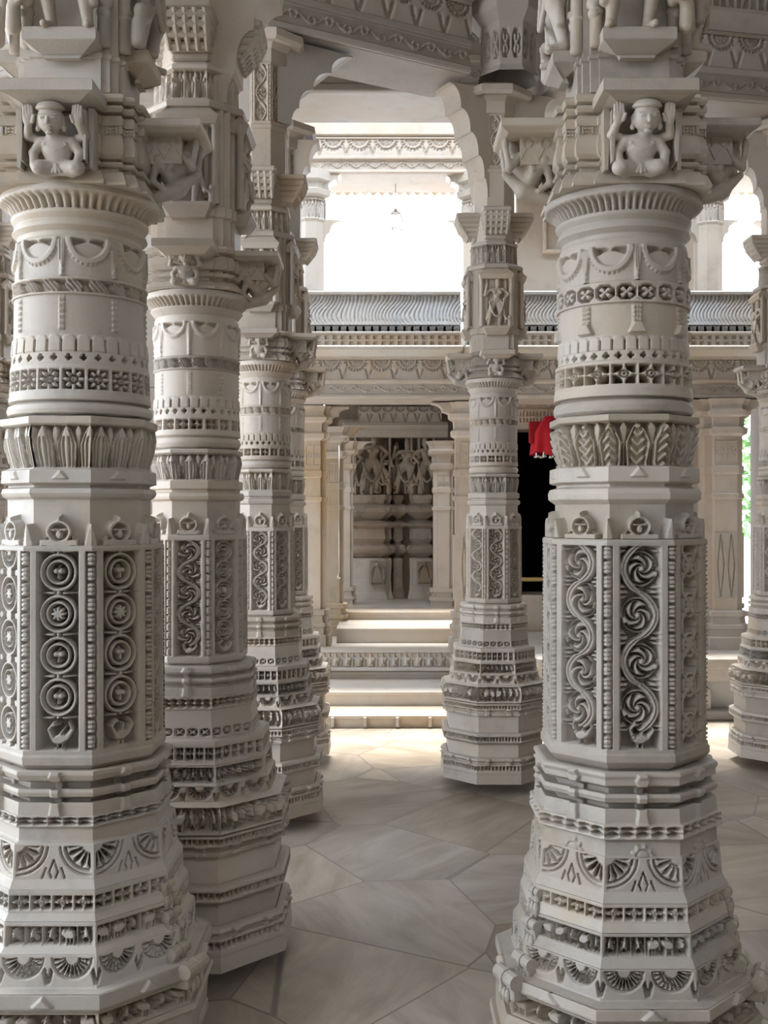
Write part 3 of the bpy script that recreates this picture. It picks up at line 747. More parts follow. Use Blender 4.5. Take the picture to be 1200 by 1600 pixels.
def hall_pillar(mat,label,loc,cell=.0032):
    """the slimmer pillars of the hall (measured from the one before the steps)"""
    root=thing('hall_pillar',label,'pillar',loc); cv=Conv(6.4); k=cv.k
    def T(name,shape,prof,specs=()): return tier(root,name,shape,cv.p(prof),[cv.sp(*s) for s in specs],cell,mat)
    T('bell_capital','round',[(589,36),(590,45),(596,46),(598,44),(604,39),(606,40),(609,38),(613,35.5)],[(596,605,42,f_gad(56,.009))])
    T('garland_band','round',[(612,35),(616,36.5),(652,36.5)],[(614,652,36,f_swag(8,.007,.008))])
    T('leaf_band','round',[(652,36.3),(653,37.3),(665,37.3),(666,36.3)],[(653,665,37,f_leafband(20,.002,.008))])
    T('chain_band','round',[(666,36.3),(692,36.3)],[(667,691,36,f_tassel(8,.005,False))])
    T('battlement_band','round',[(690,36.5),(727,38),(729,35)],[(691,701,37,f_merlon(28,.003,.011)),(701,708,37,f_cross(28,.0065,.014)),(709,725,37.5,f_star(18,.014,.018))])
    T('torus_ring','round',[(728,34.5),(730,37.5),(734,38.5),(738,37),(740,35)])
    T('petal_collar','oct',[(740,36),(741,38.5),(744,38.5),(745,36.5),(752,37.8),(768,35),(770,35.8)],[(745.5,769,37,f_petal(2,.012,.5))])
    T('ring_moulding','oct',[(770,37),(771,38.5),(778,38.5),(779,36),(781,36),(782,39),(785,39.8),(788,39),(790,36)])
    T('plain_neck','oct',[(790,36),(821,36)],[(800,821,36,f_finial(.022))])
    T('panel_shaft','oct',[(820,36),(821,41),(823,42),(938,42.5),(942,42),(945,38)],[(827,936,42,f_panel({0:q_vine(5),1:q_rings(5,True),7:q_vine(6),2:q_ovals(6),6:q_rings(5),3:q_ovals(5),4:q_ovals(5),5:q_ovals(5)},.018))])
    T('bar_moulding','oct',[(944,40),(946,49),(950,50),(952,49),(953,45),(955,45),(956,50),(959,51),(961,49),(962,46),(964,46),(965,50),(973,50)],[(946,973,49,f_tie(.010,.008))])
    T('pierced_strip','oct',[(973,50),(974,51),(985,51),(986,50)],[(975,984,51,f_strip(6,.014))])
    T('plain_band','oct',[(986,50),(1000,51),(1013,53)],[(1000,1013,52,f_quat(4,.012,.014))])
    T('star_frieze','oct',[(1012,53),(1014,60),(1017,61),(1034,61.5),(1036,63)],[(1018,1034,61,f_star(6,.010,.024))])
    T('figure_frieze','oct',[(1035,61),(1037,63),(1053,64),(1055,66)],[(1038,1053,63.5,f_figs(7,.024,(DANCE,WALK),.004,True,4))])
    T('fan_frieze','oct',[(1054,64),(1056,66),(1070,68)],[(1056,1070,67,f_fan(2,.016,11))])
    T('elephant_frieze','oct',[(1069,67),(1073,76),(1078,80),(1092,81),(1099,78)],[(1074,1097,79,f_figs(7,.026,(ELE,WALK),.003,False,6))])
    T('ledge_moulding','oct',[(1099,74),(1101,78),(1110,78.5),(1111,74),(1114,74),(1115,77.5),(1119,77)],[(1102,1109,78,f_dots(14,1,.013)),(1109,1119,78,f_tie(.012,.010,2))])
    T('plain_course','oct',[(1119,72),(1145,71.5)])
    T('dotted_moulding','oct',[(1145,72),(1147,78),(1150,79.5),(1161,79.5),(1164,74)],[(1151,1160,79,f_dots(14,1,.014))])
    T('plain_course','oct',[(1163,72),(1185,72)])
    T('plinth','oct',[(1184,73),(1186,78),(1190,79),(1191,75),(1194,75),(1195,79.5),(1210,80.5),(1211,80),(1226,81)],[(1197,1206,80,f_dots(12,1,.014)),(1186,1196,78,f_tie(.012,.012,2))])
    # capital block with brackets
    zb=lambda y: cv.z(y,38)
    m=MB(); m.sweep([(x*k,y*k) for x,y in stepped(39,36,31,20)],[(zb(y),o*k) for y,o in ((590,2),(588,3),(583,0),(581,-3),(579,-3),(578,1),(575,1),(574,-3),(572,-3),(571,0),(566,1.5),(559,0),(558,-3),(556,-3),(555,1),(552,1.5),(549,0),(548,-4))])
    m.build('capital_block',mat,root)
    zt=cv.z(556,0)
    for an in (0,math.pi): bracket(root,an,38*k,74*k,zt,.10,.03,.13,mat,FLV,FLQ,.74,cell=.006)
    fb=MB(); w=.095; fb.sweep([(-w,-70*k),(w,-70*k),(w,-34*k),(-w,-34*k)],[(zt-.045,-.03),(zt-.03,-.012),(zt-.027,0),(zt-.003,0),(zt,-.003)]); fb.build('canopy_slab',mat,root)
    V=np.array(ATV)*.60; V[:,1]-=40*k; V[:,2]+=cv.z(589,38)+.002
    MB().add(V,ATQ).build('atlas_figure',mat,root,smooth=True)
    # niche storey with a dancer on each face, petal collar, upper shaft
    m=MB(); m.sweep([(x*k,y*k) for x,y in stepped(36,33,28,20)],[(zb(549),0),(zb(522),0),(zb(521),2*k),(zb(512),2*k),(zb(511),0),(zb(418),0)]); m.build('niche_storey',mat,root)
    for j,an in enumerate((-math.pi/2,0,math.pi)):
        m=MB(); r=36*k
        m.sweep([(r-.02,-.075),(r+.055,-.075),(r+.055,.075),(r-.02,.075)],[(cv.z(524,38),-.02),(cv.z(514,38),0),(cv.z(511,38),0)])
        for sy in (-1,1):
            b=MB(); b.lathe([(cv.z(511,38),.014),(cv.z(500,38),.012),(cv.z(440,38),.011),(cv.z(437,38),.016),(cv.z(430,38),.016)],12,r+.02,sy*.085); m.add(b.v[0],b.q[0])
            m.box(r-.01,r+.012,sy*.055-.008,sy*.055+.008,cv.z(505,38),cv.z(425,38),.003)
        m.sweep([(r-.02,-.10),(r+.05,-.10),(r+.05,.10),(r-.02,.10)],[(cv.z(437,38),-.01),(cv.z(430,38),0),(cv.z(424,38),-.02),(cv.z(415,38),-.045)])
        m.v=[rotmesh(v,an) for v in m.v]; m.build('niche_frame',mat,root)
        statue(root,an,r+.018,cv.z(511,38)-.002,.285,mat,j%2)
    T('petal_cornice','oct',[(410,30),(411,42),(414,44),(418,43),(421,36)],[])
    T('reed_collar','oct',[(376,34),(378,36),(381,36),(382,34.5),(410,35.5)],[(382.5,409,35,f_petal(3,.012,.5))])
    T('abacus','oct',[(128,36),(130,56),(140,57),(146,52),(148,40),(158,34)])
    T('upper_shaft','oct',[(150,33),(152,34),(176,34),(178,31),(262,31),(264,33),(268,33),(270,31),(378,31)],[(180,258,31,f_panel({i:q_vine(3,False) for i in range(8)},.008)) ] )
    # scalloped bracket capital
    m=MB()
    for i in range(4):
        an=-math.pi/2+i*math.pi/2; b=MB(); zz=lambda y: cv.z(y,0)
        for j in range(6):
            t=j/5; r1=34*k+(26*k)*(1-t*t); w=.085*(1-.25*t); y0=338+t*36
            b.box(20*k,r1,-w,w,zz(y0+8),zz(y0),.008)
        for j in range(-2,3):
            b.tube([(58*k,j*.032,zz(345)),(52*k,j*.032,zz(358)),(40*k,j*.03,zz(376))],[.012,.015,.007],8)
        b.v=[rotmesh(v,an) for v in b.v]
        for v in b.v: pass
        o=b.build('leaf_bracket',mat,root)
    return root
def corbel(root,an,r0,L,z0,z1,hw,mat,n=5):
    """stepped and curved corbel arm that reaches out to carry a beam"""
    m=MB(); H=z1-z0
    pts=[]
    for j in range(n):
        t0,t1=j/n,(j+1)/n
        a0,a1=L*t0**1.5,L*t1**1.5
        for q in range(7):
            s=q/6; pts.append((r0+a0+(a1-a0)*(1-math.cos(s*math.pi/2)),z0+H*(t0+(t1-t0)*(math.sin(s*math.pi/2)*.85))))
        pts.append((r0+a1,z0+H*(t1-.02)))
    ring=[(r0-.08,z0)]+pts+[(r0-.08,z1)]
    A=[(x,-hw,z) for x,z in ring]; B=[(x,hw,z) for x,z in ring]; n2=len(ring)
    V=np.array(A+B); Q=[(i,(i+1)%n2,(i+1)%n2+n2,i+n2) for i in range(n2)]
    m.add(rotmesh(V,an),Q[:],None,[list(range(n2))[::-1],[i+n2 for i in range(n2)]])
    return m.build('corbel',mat,root)
# ------------------------------------------------------------------ materials
def rnd2(N,L,oi):
    a=N.new('ShaderNodeMath'); a.operation='MULTIPLY'; a.inputs[1].default_value=7.31; L.new(oi.outputs['Random'],a.inputs[0])
    b=N.new('ShaderNodeMath'); b.operation='FRACT'; L.new(a.outputs[0],b.inputs[0]); return b.outputs[0]
def marble(name, base, warm, dark, vs=3.0, streak=.5, rough=.55, bump=.3, patch=.7):
    base,warm,dark=[tuple(.82*c for c in q) for q in (base,warm,dark)]
    m=bpy.data.materials.new(name); m.use_nodes=True; nt=m.node_tree; N=nt.nodes; L=nt.links
    b=N['Principled BSDF']; b.inputs['Roughness'].default_value=rough
    tc=N.new('ShaderNodeTexCoord'); oi=N.new('ShaderNodeObjectInfo')
    ad=N.new('ShaderNodeVectorMath'); ad.operation='ADD'
    rv=N.new('ShaderNodeCombineXYZ'); mu=N.new('ShaderNodeMath'); mu.operation='MULTIPLY'; mu.inputs[1].default_value=13.7
    L.new(oi.outputs['Random'],mu.inputs[0])
    for i in range(3): L.new(mu.outputs[0],rv.inputs[i])
    L.new(tc.outputs['Object'],ad.inputs[0]); L.new(rv.outputs[0],ad.inputs[1])
    def noise(scale,det,vec,rough_=.6):
        n=N.new('ShaderNodeTexNoise'); n.inputs['Scale'].default_value=scale; n.inputs['Detail'].default_value=det
        n.inputs['Roughness'].default_value=rough_; L.new(vec,n.inputs['Vector']); return n.outputs['Fac']
    def ramp(fac,p0,p1):
        r=N.new('ShaderNodeMapRange'); r.inputs[1].default_value=p0; r.inputs[2].default_value=p1; r.interpolation_type='SMOOTHSTEP'
        L.new(fac,r.inputs[0]); return r.outputs[0]
    def mix(fac,a,c):
        x=N.new('ShaderNodeMix'); x.data_type='RGBA'; L.new(fac,x.inputs[0])
        for s,v in ((6,a),(7,c)):
            if isinstance(v,tuple): x.inputs[s].default_value=(*v,1)
            else: L.new(v,x.inputs[s])
        return x.outputs[2]
    mp=N.new('ShaderNodeMapping'); mp.inputs['Scale'].default_value=(1,1,.28); L.new(ad.outputs[0],mp.inputs[0])
    f1=ramp(noise(vs,4,mp.outputs[0]),.36,.66)
    sc=N.new('ShaderNodeMath'); sc.operation='MULTIPLY'; pr=N.new('ShaderNodeMapRange'); pr.inputs[3].default_value=patch*.35; pr.inputs[4].default_value=patch*1.6; L.new(rnd2(N,L,oi),pr.inputs[0]); L.new(pr.outputs[0],sc.inputs[1]); L.new(f1,sc.inputs[0])
    col=mix(sc.outputs[0],base,warm)
    f2=ramp(noise(vs*2.3,6,ad.outputs[0],.68),.48,.74)
    s2=N.new('ShaderNodeMath'); s2.operation='MULTIPLY'; s2.inputs[1].default_value=streak*1.25; L.new(f2,s2.inputs[0])
    col=mix(s2.outputs[0],col,dark)
    # a little variation from block to block
    hv=N.new('ShaderNodeHueSaturation'); L.new(col,hv.inputs['Color'])
    mr=N.new('ShaderNodeMapRange'); mr.inputs[3].default_value=.86; mr.inputs[4].default_value=1.14; L.new(oi.outputs['Random'],mr.inputs[0]); L.new(mr.outputs[0],hv.inputs['Value'])
    L.new(hv.outputs[0],b.inputs['Base Color'])
    bp=N.new('ShaderNodeBump'); bp.inputs['Strength'].default_value=bump; bp.inputs['Distance'].default_value=.004
    L.new(noise(90,5,tc.outputs['Object']),bp.inputs['Height']); L.new(bp.outputs[0],b.inputs['Normal'])
    return m
def plain(name,col,rough=.5,metal=0.):
    m=bpy.data.materials.new(name); m.use_nodes=True; b=m.node_tree.nodes['Principled BSDF']
    N=m.node_tree.nodes; L=m.node_tree.links
    n=N.new('ShaderNodeTexNoise'); n.inputs['Scale'].default_value=14; tc=N.new('ShaderNodeTexCoord'); L.new(tc.outputs['Object'],n.inputs['Vector'])
    x=N.new('ShaderNodeMix'); x.data_type='RGBA'; x.inputs[6].default_value=(*[c*.8 for c in col],1); x.inputs[7].default_value=(*[min(1,c*1.15) for c in col],1)
    L.new(n.outputs['Fac'],x.inputs[0]); L.new(x.outputs[2],b.inputs['Base Color'])
    b.inputs['Roughness'].default_value=rough; b.inputs['Metallic'].default_value=metal
    return m
def floor_mat(name):
    """large irregular marble slabs, each with its own tint and vein direction"""
    m=bpy.data.materials.new(name); m.use_nodes=True; nt=m.node_tree; N=nt.nodes; L=nt.links
    b=N['Principled BSDF']; tc=N.new('ShaderNodeTexCoord')
    mp=N.new('ShaderNodeMapping'); mp.inputs['Rotation'].default_value=(0,0,.7); mp.inputs['Scale'].default_value=(1.15,1.0,1); L.new(tc.outputs['Object'],mp.inputs[0])
    v=N.new('ShaderNodeTexVoronoi'); v.inputs['Scale'].default_value=1.35; v.inputs['Randomness'].default_value=.85; L.new(mp.outputs[0],v.inputs['Vector'])
    e=N.new('ShaderNodeTexVoronoi'); e.feature='DISTANCE_TO_EDGE'; e.inputs['Scale'].default_value=1.35; e.inputs['Randomness'].default_value=.85; L.new(mp.outputs[0],e.inputs['Vector'])
    sep=N.new('ShaderNodeSeparateColor'); L.new(v.outputs['Color'],sep.inputs[0])
    # vein direction per slab
    an=N.new('ShaderNodeMath'); an.operation='MULTIPLY'; an.inputs[1].default_value=3.0; L.new(sep.outputs[0],an.inputs[0])
    vr=N.new('ShaderNodeVectorRotate'); vr.rotation_type='Z_AXIS'; L.new(tc.outputs['Object'],vr.inputs['Vector']); L.new(an.outputs[0],vr.inputs['Angle'])
    mv=N.new('ShaderNodeMapping'); mv.inputs['Scale'].default_value=(1.2,4.0,1); L.new(vr.outputs[0],mv.inputs[0])
    n=N.new('ShaderNodeTexNoise'); n.inputs['Scale'].default_value=1.6; n.inputs['Detail'].default_value=7; n.inputs['Roughness'].default_value=.62; n.inputs['Distortion'].default_value=.6; L.new(mv.outputs[0],n.inputs['Vector'])
    r=N.new('ShaderNodeValToRGB'); r.color_ramp.elements[0].position=.34; r.color_ramp.elements[0].color=(.25,.215,.175,1)
    r.color_ramp.elements[1].position=.66; r.color_ramp.elements[1].color=(.39,.355,.305,1); L.new(n.outputs['Fac'],r.inputs[0])
    hv=N.new('ShaderNodeHueSaturation'); L.new(r.outputs[0],hv.inputs['Color'])
    mr=N.new('ShaderNodeMapRange'); mr.inputs[3].default_value=.80; mr.inputs[4].default_value=1.14; L.new(sep.outputs[1],mr.inputs[0]); L.new(mr.outputs[0],hv.inputs['Value'])
    wm=N.new('ShaderNodeMix'); wm.data_type='RGBA'; wm.blend_type='MULTIPLY'; wm.inputs[7].default_value=(1.0,.91,.80,1); L.new(sep.outputs[2],wm.inputs[0]); L.new(hv.outputs[0],wm.inputs[6])
    jr=N.new('ShaderNodeMapRange'); jr.inputs[1].default_value=.0025; jr.inputs[2].default_value=.007; L.new(e.outputs['Distance'],jr.inputs[0])
    jm=N.new('ShaderNodeMix'); jm.data_type='RGBA'; jm.inputs[6].default_value=(.16,.135,.115,1); L.new(jr.outputs[0],jm.inputs[0]); L.new(wm.outputs[2],jm.inputs[7])
    L.new(jm.outputs[2],b.inputs['Base Color'])
    n2=N.new('ShaderNodeTexNoise'); n2.inputs['Scale'].default_value=3; n2.inputs['Detail'].default_value=4; L.new(tc.outputs['Object'],n2.inputs['Vector'])
    rr=N.new('ShaderNodeMapRange'); rr.inputs[3].default_value=.22; rr.inputs[4].default_value=.46; L.new(n2.outputs['Fac'],rr.inputs[0]); L.new(rr.outputs[0],b.inputs['Roughness'])
    return m
M_R=marble('marble_grey_white',(.55,.505,.445),(.51,.42,.31),(.335,.31,.275),2.4,.5)
M_L=marble('marble_cool_white',(.55,.51,.455),(.51,.42,.315),(.335,.315,.28),2.4,.5)
M_H=marble('marble_warm_white',(.58,.52,.455),(.57,.465,.355),(.37,.33,.285),2.6,.4)
M_B=marble('marble_beam',(.47,.44,.405),(.46,.39,.32),(.33,.31,.28),2.2,.45)
M_P=marble('marble_platform',(.62,.58,.53),(.60,.49,.36),(.44,.39,.33),1.6,.4,.45)
M_Y=marble('marble_yellow_stained',(.56,.49,.41),(.50,.36,.20),(.40,.33,.26),2.2,.5,.5,.25,.8)
M_G=marble('marble_parapet',(.60,.61,.61),(.58,.52,.44),(.42,.44,.46),2.2,.45)
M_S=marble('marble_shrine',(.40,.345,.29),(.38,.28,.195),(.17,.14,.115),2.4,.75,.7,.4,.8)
M_F=floor_mat('marble_paving')
M_RED=plain('red_cloth',(.55,.006,.02),.8)
M_SIL=plain('silver',(.62,.6,.57),.28,1.)
M_BLK=plain('sanctum_darkness',(.02,.018,.017),.9)  # near-black colour stands in for the darkness of the unlit sanctum
M_BRS_SILL=plain('worn_brass_and_sill_light',(.55,.40,.16),.4,.6)  # brass of the cord; also paints the yellow light on the sill
M_LEAF=plain('leaf_green',(.10,.22,.05),.6); M_BARK=plain('bark',(.12,.085,.06),.9)
M_GL=bpy.data.materials.new('lantern_glass'); M_GL.use_nodes=True
_b=M_GL.node_tree.nodes['Principled BSDF']; _b.inputs['Transmission Weight'].default_value=1; _b.inputs['Roughness'].default_value=.03; _b.inputs['IOR'].default_value=1.3; _b.inputs['Base Color'].default_value=(.95,.96,.97,1)
# ------------------------------------------------------------------ the setting
M_W=marble('stone_wall_dark_for_shade',(.26,.235,.21),(.26,.21,.165),(.18,.165,.15))  # darkened colour stands for the shade of the crowded hall, cuts bounce
EW=.004
m=MB(); m.box(-14,14,-9,8.35,-.3,0,.001); fl=struct(m.build('floor',M_F))
# ------------------------------------------------------------------ pillars
EW=.0036
great_pillar(.706,3.2,M_R,'huge carved pillar with spiral vine panels and a round-capped figure under its canopy','R')
great_pillar(-.925,3.3,M_L,'huge carved pillar at the left edge with panels of stacked ring scrolls','L')
EW=.0045
h2=hall_pillar(M_H,'second pillar of the left row, right behind the ring-scroll pillar',(-.68,3.93,0))
def hall(label,loc):
    o=copy_tree(h2); o.location=loc; o['label']=label; return o
h3=hall('third pillar of the left row, its base ending on the open floor',(-.632,5.68,0))
h4=hall('fourth and farthest carved pillar of the left row, next to the steps',(-.655,6.98,0))
p3=hall('slim pale carved pillar standing alone right of the steps, before the dark doorway',(.648,6.4,0))
p5=hall('carved pillar cut by the right edge, beyond the big right pillar',(2.54,6.9,0))
h2.location.x=-.68
hl=hall('carved pillar half hidden at the far left edge behind the ring-scroll pillar',(-2.43,6.6,0))
h2.scale=(1.09,1.09,1)
A=math.atan2(.72,1.28)
corbel(p3,math.pi+A,.10,.26,3.43,4.06,.085,M_H); corbel(p3,0.2,.10,.26,3.43,4.06,.085,M_H)
corbel(h3,A,.11,.36,3.62,4.06,.11,M_B,4); corbel(h3,math.pi-.06,.11,.36,3.62,4.06,.11,M_B,4)
corbel(p5,math.pi-.2,.10,.26,3.43,4.06,.085,M_H); corbel(h4,0,.10,.14,3.55,3.98,.08,M_H,3)
corbel(h2,0,.11,.36,3.05,3.75,.09,M_H)
# pendant buds on the second pillar
cv=Conv(3.93); kk=cv.k
def octplan(r): return [(r/math.cos(math.pi/8)*math.cos(math.pi/8+i*math.pi/4),r/math.cos(math.pi/8)*math.sin(math.pi/8+i*math.pi/4)) for i in range(8)]
for i in range(4):
    an=-math.pi/2+i*math.pi/2; b=MB()
    b.lathe([(cv.z(75,50),0),(cv.z(70,50),.008),(cv.z(62,50),.02),(cv.z(52,50),.035),(cv.z(48,50),.03),(cv.z(40,50),.05),(cv.z(30,50),.055),(cv.z(24,50),.05),(cv.z(-20,50),.055)],20,55*kk,0)
    b.v=[rotmesh(v,an) for v in b.v]; b.build('pendant_bud',M_H,h2,smooth=True)

# ------------------------------------------------------------------ beams
def lintel(name,label,p,q,z0,z1,dep,mat,nf,group=None,cat='beam',frieze=True,soff=True,cell=.008,cornice=True,side=1):
    """carved beam between p and q (x, y of its front face); festoons and a scroll on the face, cornice and frieze above"""
    dx,dy=q[0]-p[0],q[1]-p[1]; Ln=math.hypot(dx,dy); an=math.atan2(dy,dx)
    root=thing(name,label,cat,(p[0],p[1],0),group,an); H=z1-z0
    m=MB(); m.box(0,Ln,.012,dep,z0,z1,.004); m.build('beam_core',mat,root)
    def rel(nm,za,zb,f,y=0.,c=cell):
        m=MB(); m.relief((0,y,za),(1,0,0),(0,0,1),(0,-1,0),Ln,zb-za,f,c,.03); return m.build(nm,mat,root,smooth=True)
    def bar(nm,za,zb,out,c=.008):
        m=MB(); m.box(0,Ln,-out,.03,za,zb,c); return m.build(nm,mat,root)
    hh=H
    bar('lower_fillet',z0,z0+hh*.10,.006)
    rel('scroll_band',z0+hh*.10,z0+hh*.36,f_scroll(max(2,int(Ln/(hh*.5))),.020))
    bar('middle_fillet',z0+hh*.36,z0+hh*.46,.018)
    rel('festoon_band',z0+hh*.46,z0+hh*.94,f_festoon(nf,.032))
    bar('upper_fillet',z0+hh*.94,z1,.012)
    if cornice:
        m=MB(); m.sweep([(0,-.01),(Ln,-.01),(Ln,dep+.01),(0,dep+.01)],[(z1,0),(z1+.02,.03),(z1+.06,.085),(z1+.075,.09),(z1+.10,.085),(z1+.11,.02)]); m.build('cornice',mat,root)
    if frieze:
        n=max(2,int(Ln/.14)); za=z1+.11
        rel('dancer_frieze',za,za+.34,f_figs(n,.03,(DANCE,WALK),.012,True,3))
        m=MB(); m.box(0,Ln,.035,dep,za,za+.34,.004); m.build('frieze_core',mat,root)
        m=MB(); m.box(0,Ln,-.07,dep,za+.34,za+.42,.012); m.build('top_course',mat,root)
    return root
G='carved ring beams of the dome'
lintel('carved_beam','carved beam that slants from the left row of pillars to the slim pillar, underside showing',(-.60,5.50),(.495,6.105),4.075,4.48,.42,M_B,7)
lintel('carved_beam','carved festooned beam running right from the slim pillar behind the big right pillar',(.965,6.26),(2.70,6.62),4.075,4.48,.42,M_B,9)
lintel('carved_beam','carved beam high at the upper left, passing behind the ring-scroll pillar',(-2.75,6.4),(-1.02,5.68),4.075,4.48,.42,M_B,9)
# post that stands on the ring beam above the slim pillar
r=thing('attic_post','short carved post above the slim pillar, closing the joint of two beams','pillar',(.72,6.28,4.60))
tier(r,'post_shaft','oct',[(1.05,.19),(.62,.19),(.60,.212),(.54,.215),(.50,.19),(.30,.18),(.28,.212),(.22,.215),(.20,.175),(.0,.18)],[(.50,.30,f_petal(2,.014,.5)),(.20,.02,f_ros(2,.02,.02))],.006,M_B)
tier(r,'post_foot','oct',[(.0,.19),(-.02,.22),(-.16,.215),(-.22,.16),(-.46,.15),(-.50,.17)],[(-.24,-.44,f_quat(2,.02,.016))],.006,M_B)
# beams of the aisle behind the ring
lintel('aisle_beam','shaded festooned beam seen through the gap under the slanting beam',(-4.3,7.35),(6.5,7.35),4.46,5.0,.60,M_B,17,frieze=False,cornice=False)
lintel('aisle_beam','pale festooned beam framing the top of the bright window opening',(-1.2,9.0),(1.9,9.0),4.42,4.72,.55,M_H,14,frieze=False,cornice=False)
m=MB(); m.box(-1.2,1.9,8.97,9.6,4.725,5.0,.01); tag(m.build('plain_lintel',M_H),'plain broad slab resting on the pale beam over the bright opening','beam')
r=thing('outer_lintel','sunlit outer lintel with a row of small drops, top of the bright window','beam',(0,10.4,0))
m=MB(); m.box(-4.3,6.5,0,.3,4.72,5.05,.01); m.build('beam_core',M_P,r)
for i in list(range(22))+list(range(44,58)):
    d=MB(); d.lathe([(4.72,.03),(4.70,.034),(4.68,.02),(4.665,0)],8,-.95+i*.085,.10); d.build('drop',M_P,r,smooth=True)

# ------------------------------------------------------------------ balcony parapet and its lintel, over the steps
zt=zat(457,8.7)
def parapet(x0,x1,label,cell=.007):
    root=thing('balcony_parapet',label,'parapet',(x0,8.7,0)); L=x1-x0
    za=zat(508,8.7); H=zt-za; n=int(L/.06); nu=int(L/cell); nv=int(H/cell)+1
    u=np.linspace(0,L,nu); v=np.linspace(0,1,nv); U,V=np.meshgrid(u,v)
    h=f_ribs(n,.020)(U-L/2,V*H,L,H,0)
    y=-.02+.08*V**1.5 ; m=MB(); P=np.stack([U,y-h,za+V*H],-1); m.grid(P); Pb=P.copy(); Pb[...,1]+=.06; m.grid(Pb,flip=True)
    m.build('ribbed_seat_back',M_G,root,smooth=True)
    m=MB(); m.box(0,L,.01,.12,zt-.012,zt+.016,.006); m.build('coping',M_G,root)
    for nm,ya,yb,dy,s in (('pierced_strip',508,520,.03,.30),('pierced_strip',522,541,.0,.26)):
        a,b=zat(yb,8.7),zat(ya,8.7); m=MB()
        m.relief((0,dy,a),(1,0,0),(0,0,1),(0,-1,0),L,b-a,f_dots(int(L/.064),2,.022,s),.0045,.05); m.build(nm,M_G if dy else M_P,root)
    m=MB(); m.box(0,L,.03,.20,zat(545,8.7),za,.004); m.build('parapet_core',M_G,root)
    m=MB(); m.box(0,L,-.03,.22,zat(523,8.7),zat(519,8.7),.004); m.sweep([(0,-.05),(L,-.05),(L,.22),(0,.22)],[(zat(556,8.7),-.07),(zat(548,8.7),.01),(zat(543,8.7),.012),(zat(541,8.7),0)]); m.build('seat_slab',M_P,root)
    return root
parapet(-.75,.62,'balcony parapet with wavy ribbed back left of the slim pillar, below the bright window')
parapet(.66,4.2,'balcony parapet with wavy ribbed back passing behind the big right pillar')
for (a,b,lab) in (((-.75,8.85),(.72,8.85),'festooned lintel over the steps, between balcony and shrine'),((.74,8.85),(4.2,8.85),'festooned lintel over the dark doorway, mostly behind the big right pillar')):
    z0,z1=zat(622,8.85),zat(558,8.85)
    lintel('aisle_beam',lab,a,b,z0,z1,.55,M_H,7 if b[0]<1 else 16,frieze=False,cornice=False)
m=MB(); m.box(-1.4,4.4,8.95,9.85,2.885,2.98,.01); m.box(-1.4,4.4,10.75,12.2,2.885,2.98,.01); m.box(-1.4,-.5,9.85,10.75,2.885,2.98,.01); m.box(.85,4.4,9.85,10.75,2.885,2.98,.01); struct(m.build('ceiling_sanctuary',M_H))  # unseen well in the slab, added to drop sunlight on the treads

# ------------------------------------------------------------------ platform, steps
r=thing('marble_steps','pale marble steps with a frieze of little faces, leading up between the pillars','steps',(0,8,0))
X0,X1=-.95,1.12
def stp(nm,y0,y1,z0,z1,mat=M_P,nose=.02):
    m=MB(); m.sweep([(X0,y0-8),(X1,y0-8),(X1,y1-8),(X0,y1-8)],[(z0,-nose),(z0+(z1-z0)*.62,-nose*.6),(z1-.03,0),(z1-.008,.004),(z1,-.004)]); return m.build(nm,mat,r)
stp('moon_step',8.0,8.5,0,.10,M_Y)
stp('lower_step',8.36,9.2,.10,.215)
stp('middle_step',9.0,9.3,.215,.275)
m=MB(); m.sweep([(X0,.97),(X1,.97),(X1,1.3),(X0,1.3)],[(.275,-.01),(.288,.02),(.306,.02),(.309,0)]); m.build('frieze_ledge',M_P,r)
m=MB(); m.box(X0,X1,1.03,1.3,.305,.43,.003); m.build('frieze_core',M_P,r)
FACE=[('e',(0,0,.045),(.026,.022,.034)),('e',(-.022,-.014,.06),(.009,.008,.009)),('e',(.022,-.014,.06),(.009,.008,.009)),('c',(0,-.02,.05),(0,-.03,.03),.006,.008),('c',(-.012,-.02,.016),(.012,-.02,.016),.007,.007),
      ('c',(-.03,0,.06),(-.04,0,.09),.01,.004),('c',(.03,0,.06),(.04,0,.09),.01,.004),('c',(0,0,.07),(0,-.004,.098),.012,.006)]
fv,fq=sculpt(FACE,.008,(-.06,-.045,-.01),(.06,.03,.105),.004)
for i in range(17):
    V=np.array(fv)*1.22; V[:,0]+=-.70+i*.098; V[:,1]+=1.03; V[:,2]+=.305
    MB().add(V,fq).build('lion_face',M_P,r,smooth=True)
    m=MB(); x=-.70+i*.098+.049; m.box(x-.005,x+.005,1.018,1.04,.309,.427,.002); m.build('post',M_P,r)
for i in range(8):
    x=-.62+i*.24; m=MB(); m.box(x-.012,x+.012,-.02,.03,.012,.085,.004); m.build('step_bracket',M_P,r)
m=MB(); m.box(X0,X1,1.0,1.3,.428,.440,.003); m.build('top_slab',M_P,r)
# raised floor behind, in three shallow levels
m=MB(); m.box(-3.2,4.4,9.3,12.6,-.05,.435,.004); struct(m.build('floor_platform',M_P))
m=MB(); m.sweep([(-.42,9.62),(1.15,9.62),(1.15,12.4),(-.42,12.4)],[(.43,0),(.53,0),(.56,.006),(.568,0)]); struct(m.build('floor_upper_tread',M_P))
m=MB(); m.sweep([(-.40,10.35),(1.15,10.35),(1.15,12.4),(-.40,12.4)],[(.56,0),(.62,0),(.64,.006),(.648,0)]); struct(m.build('floor_shrine_tread',M_P))
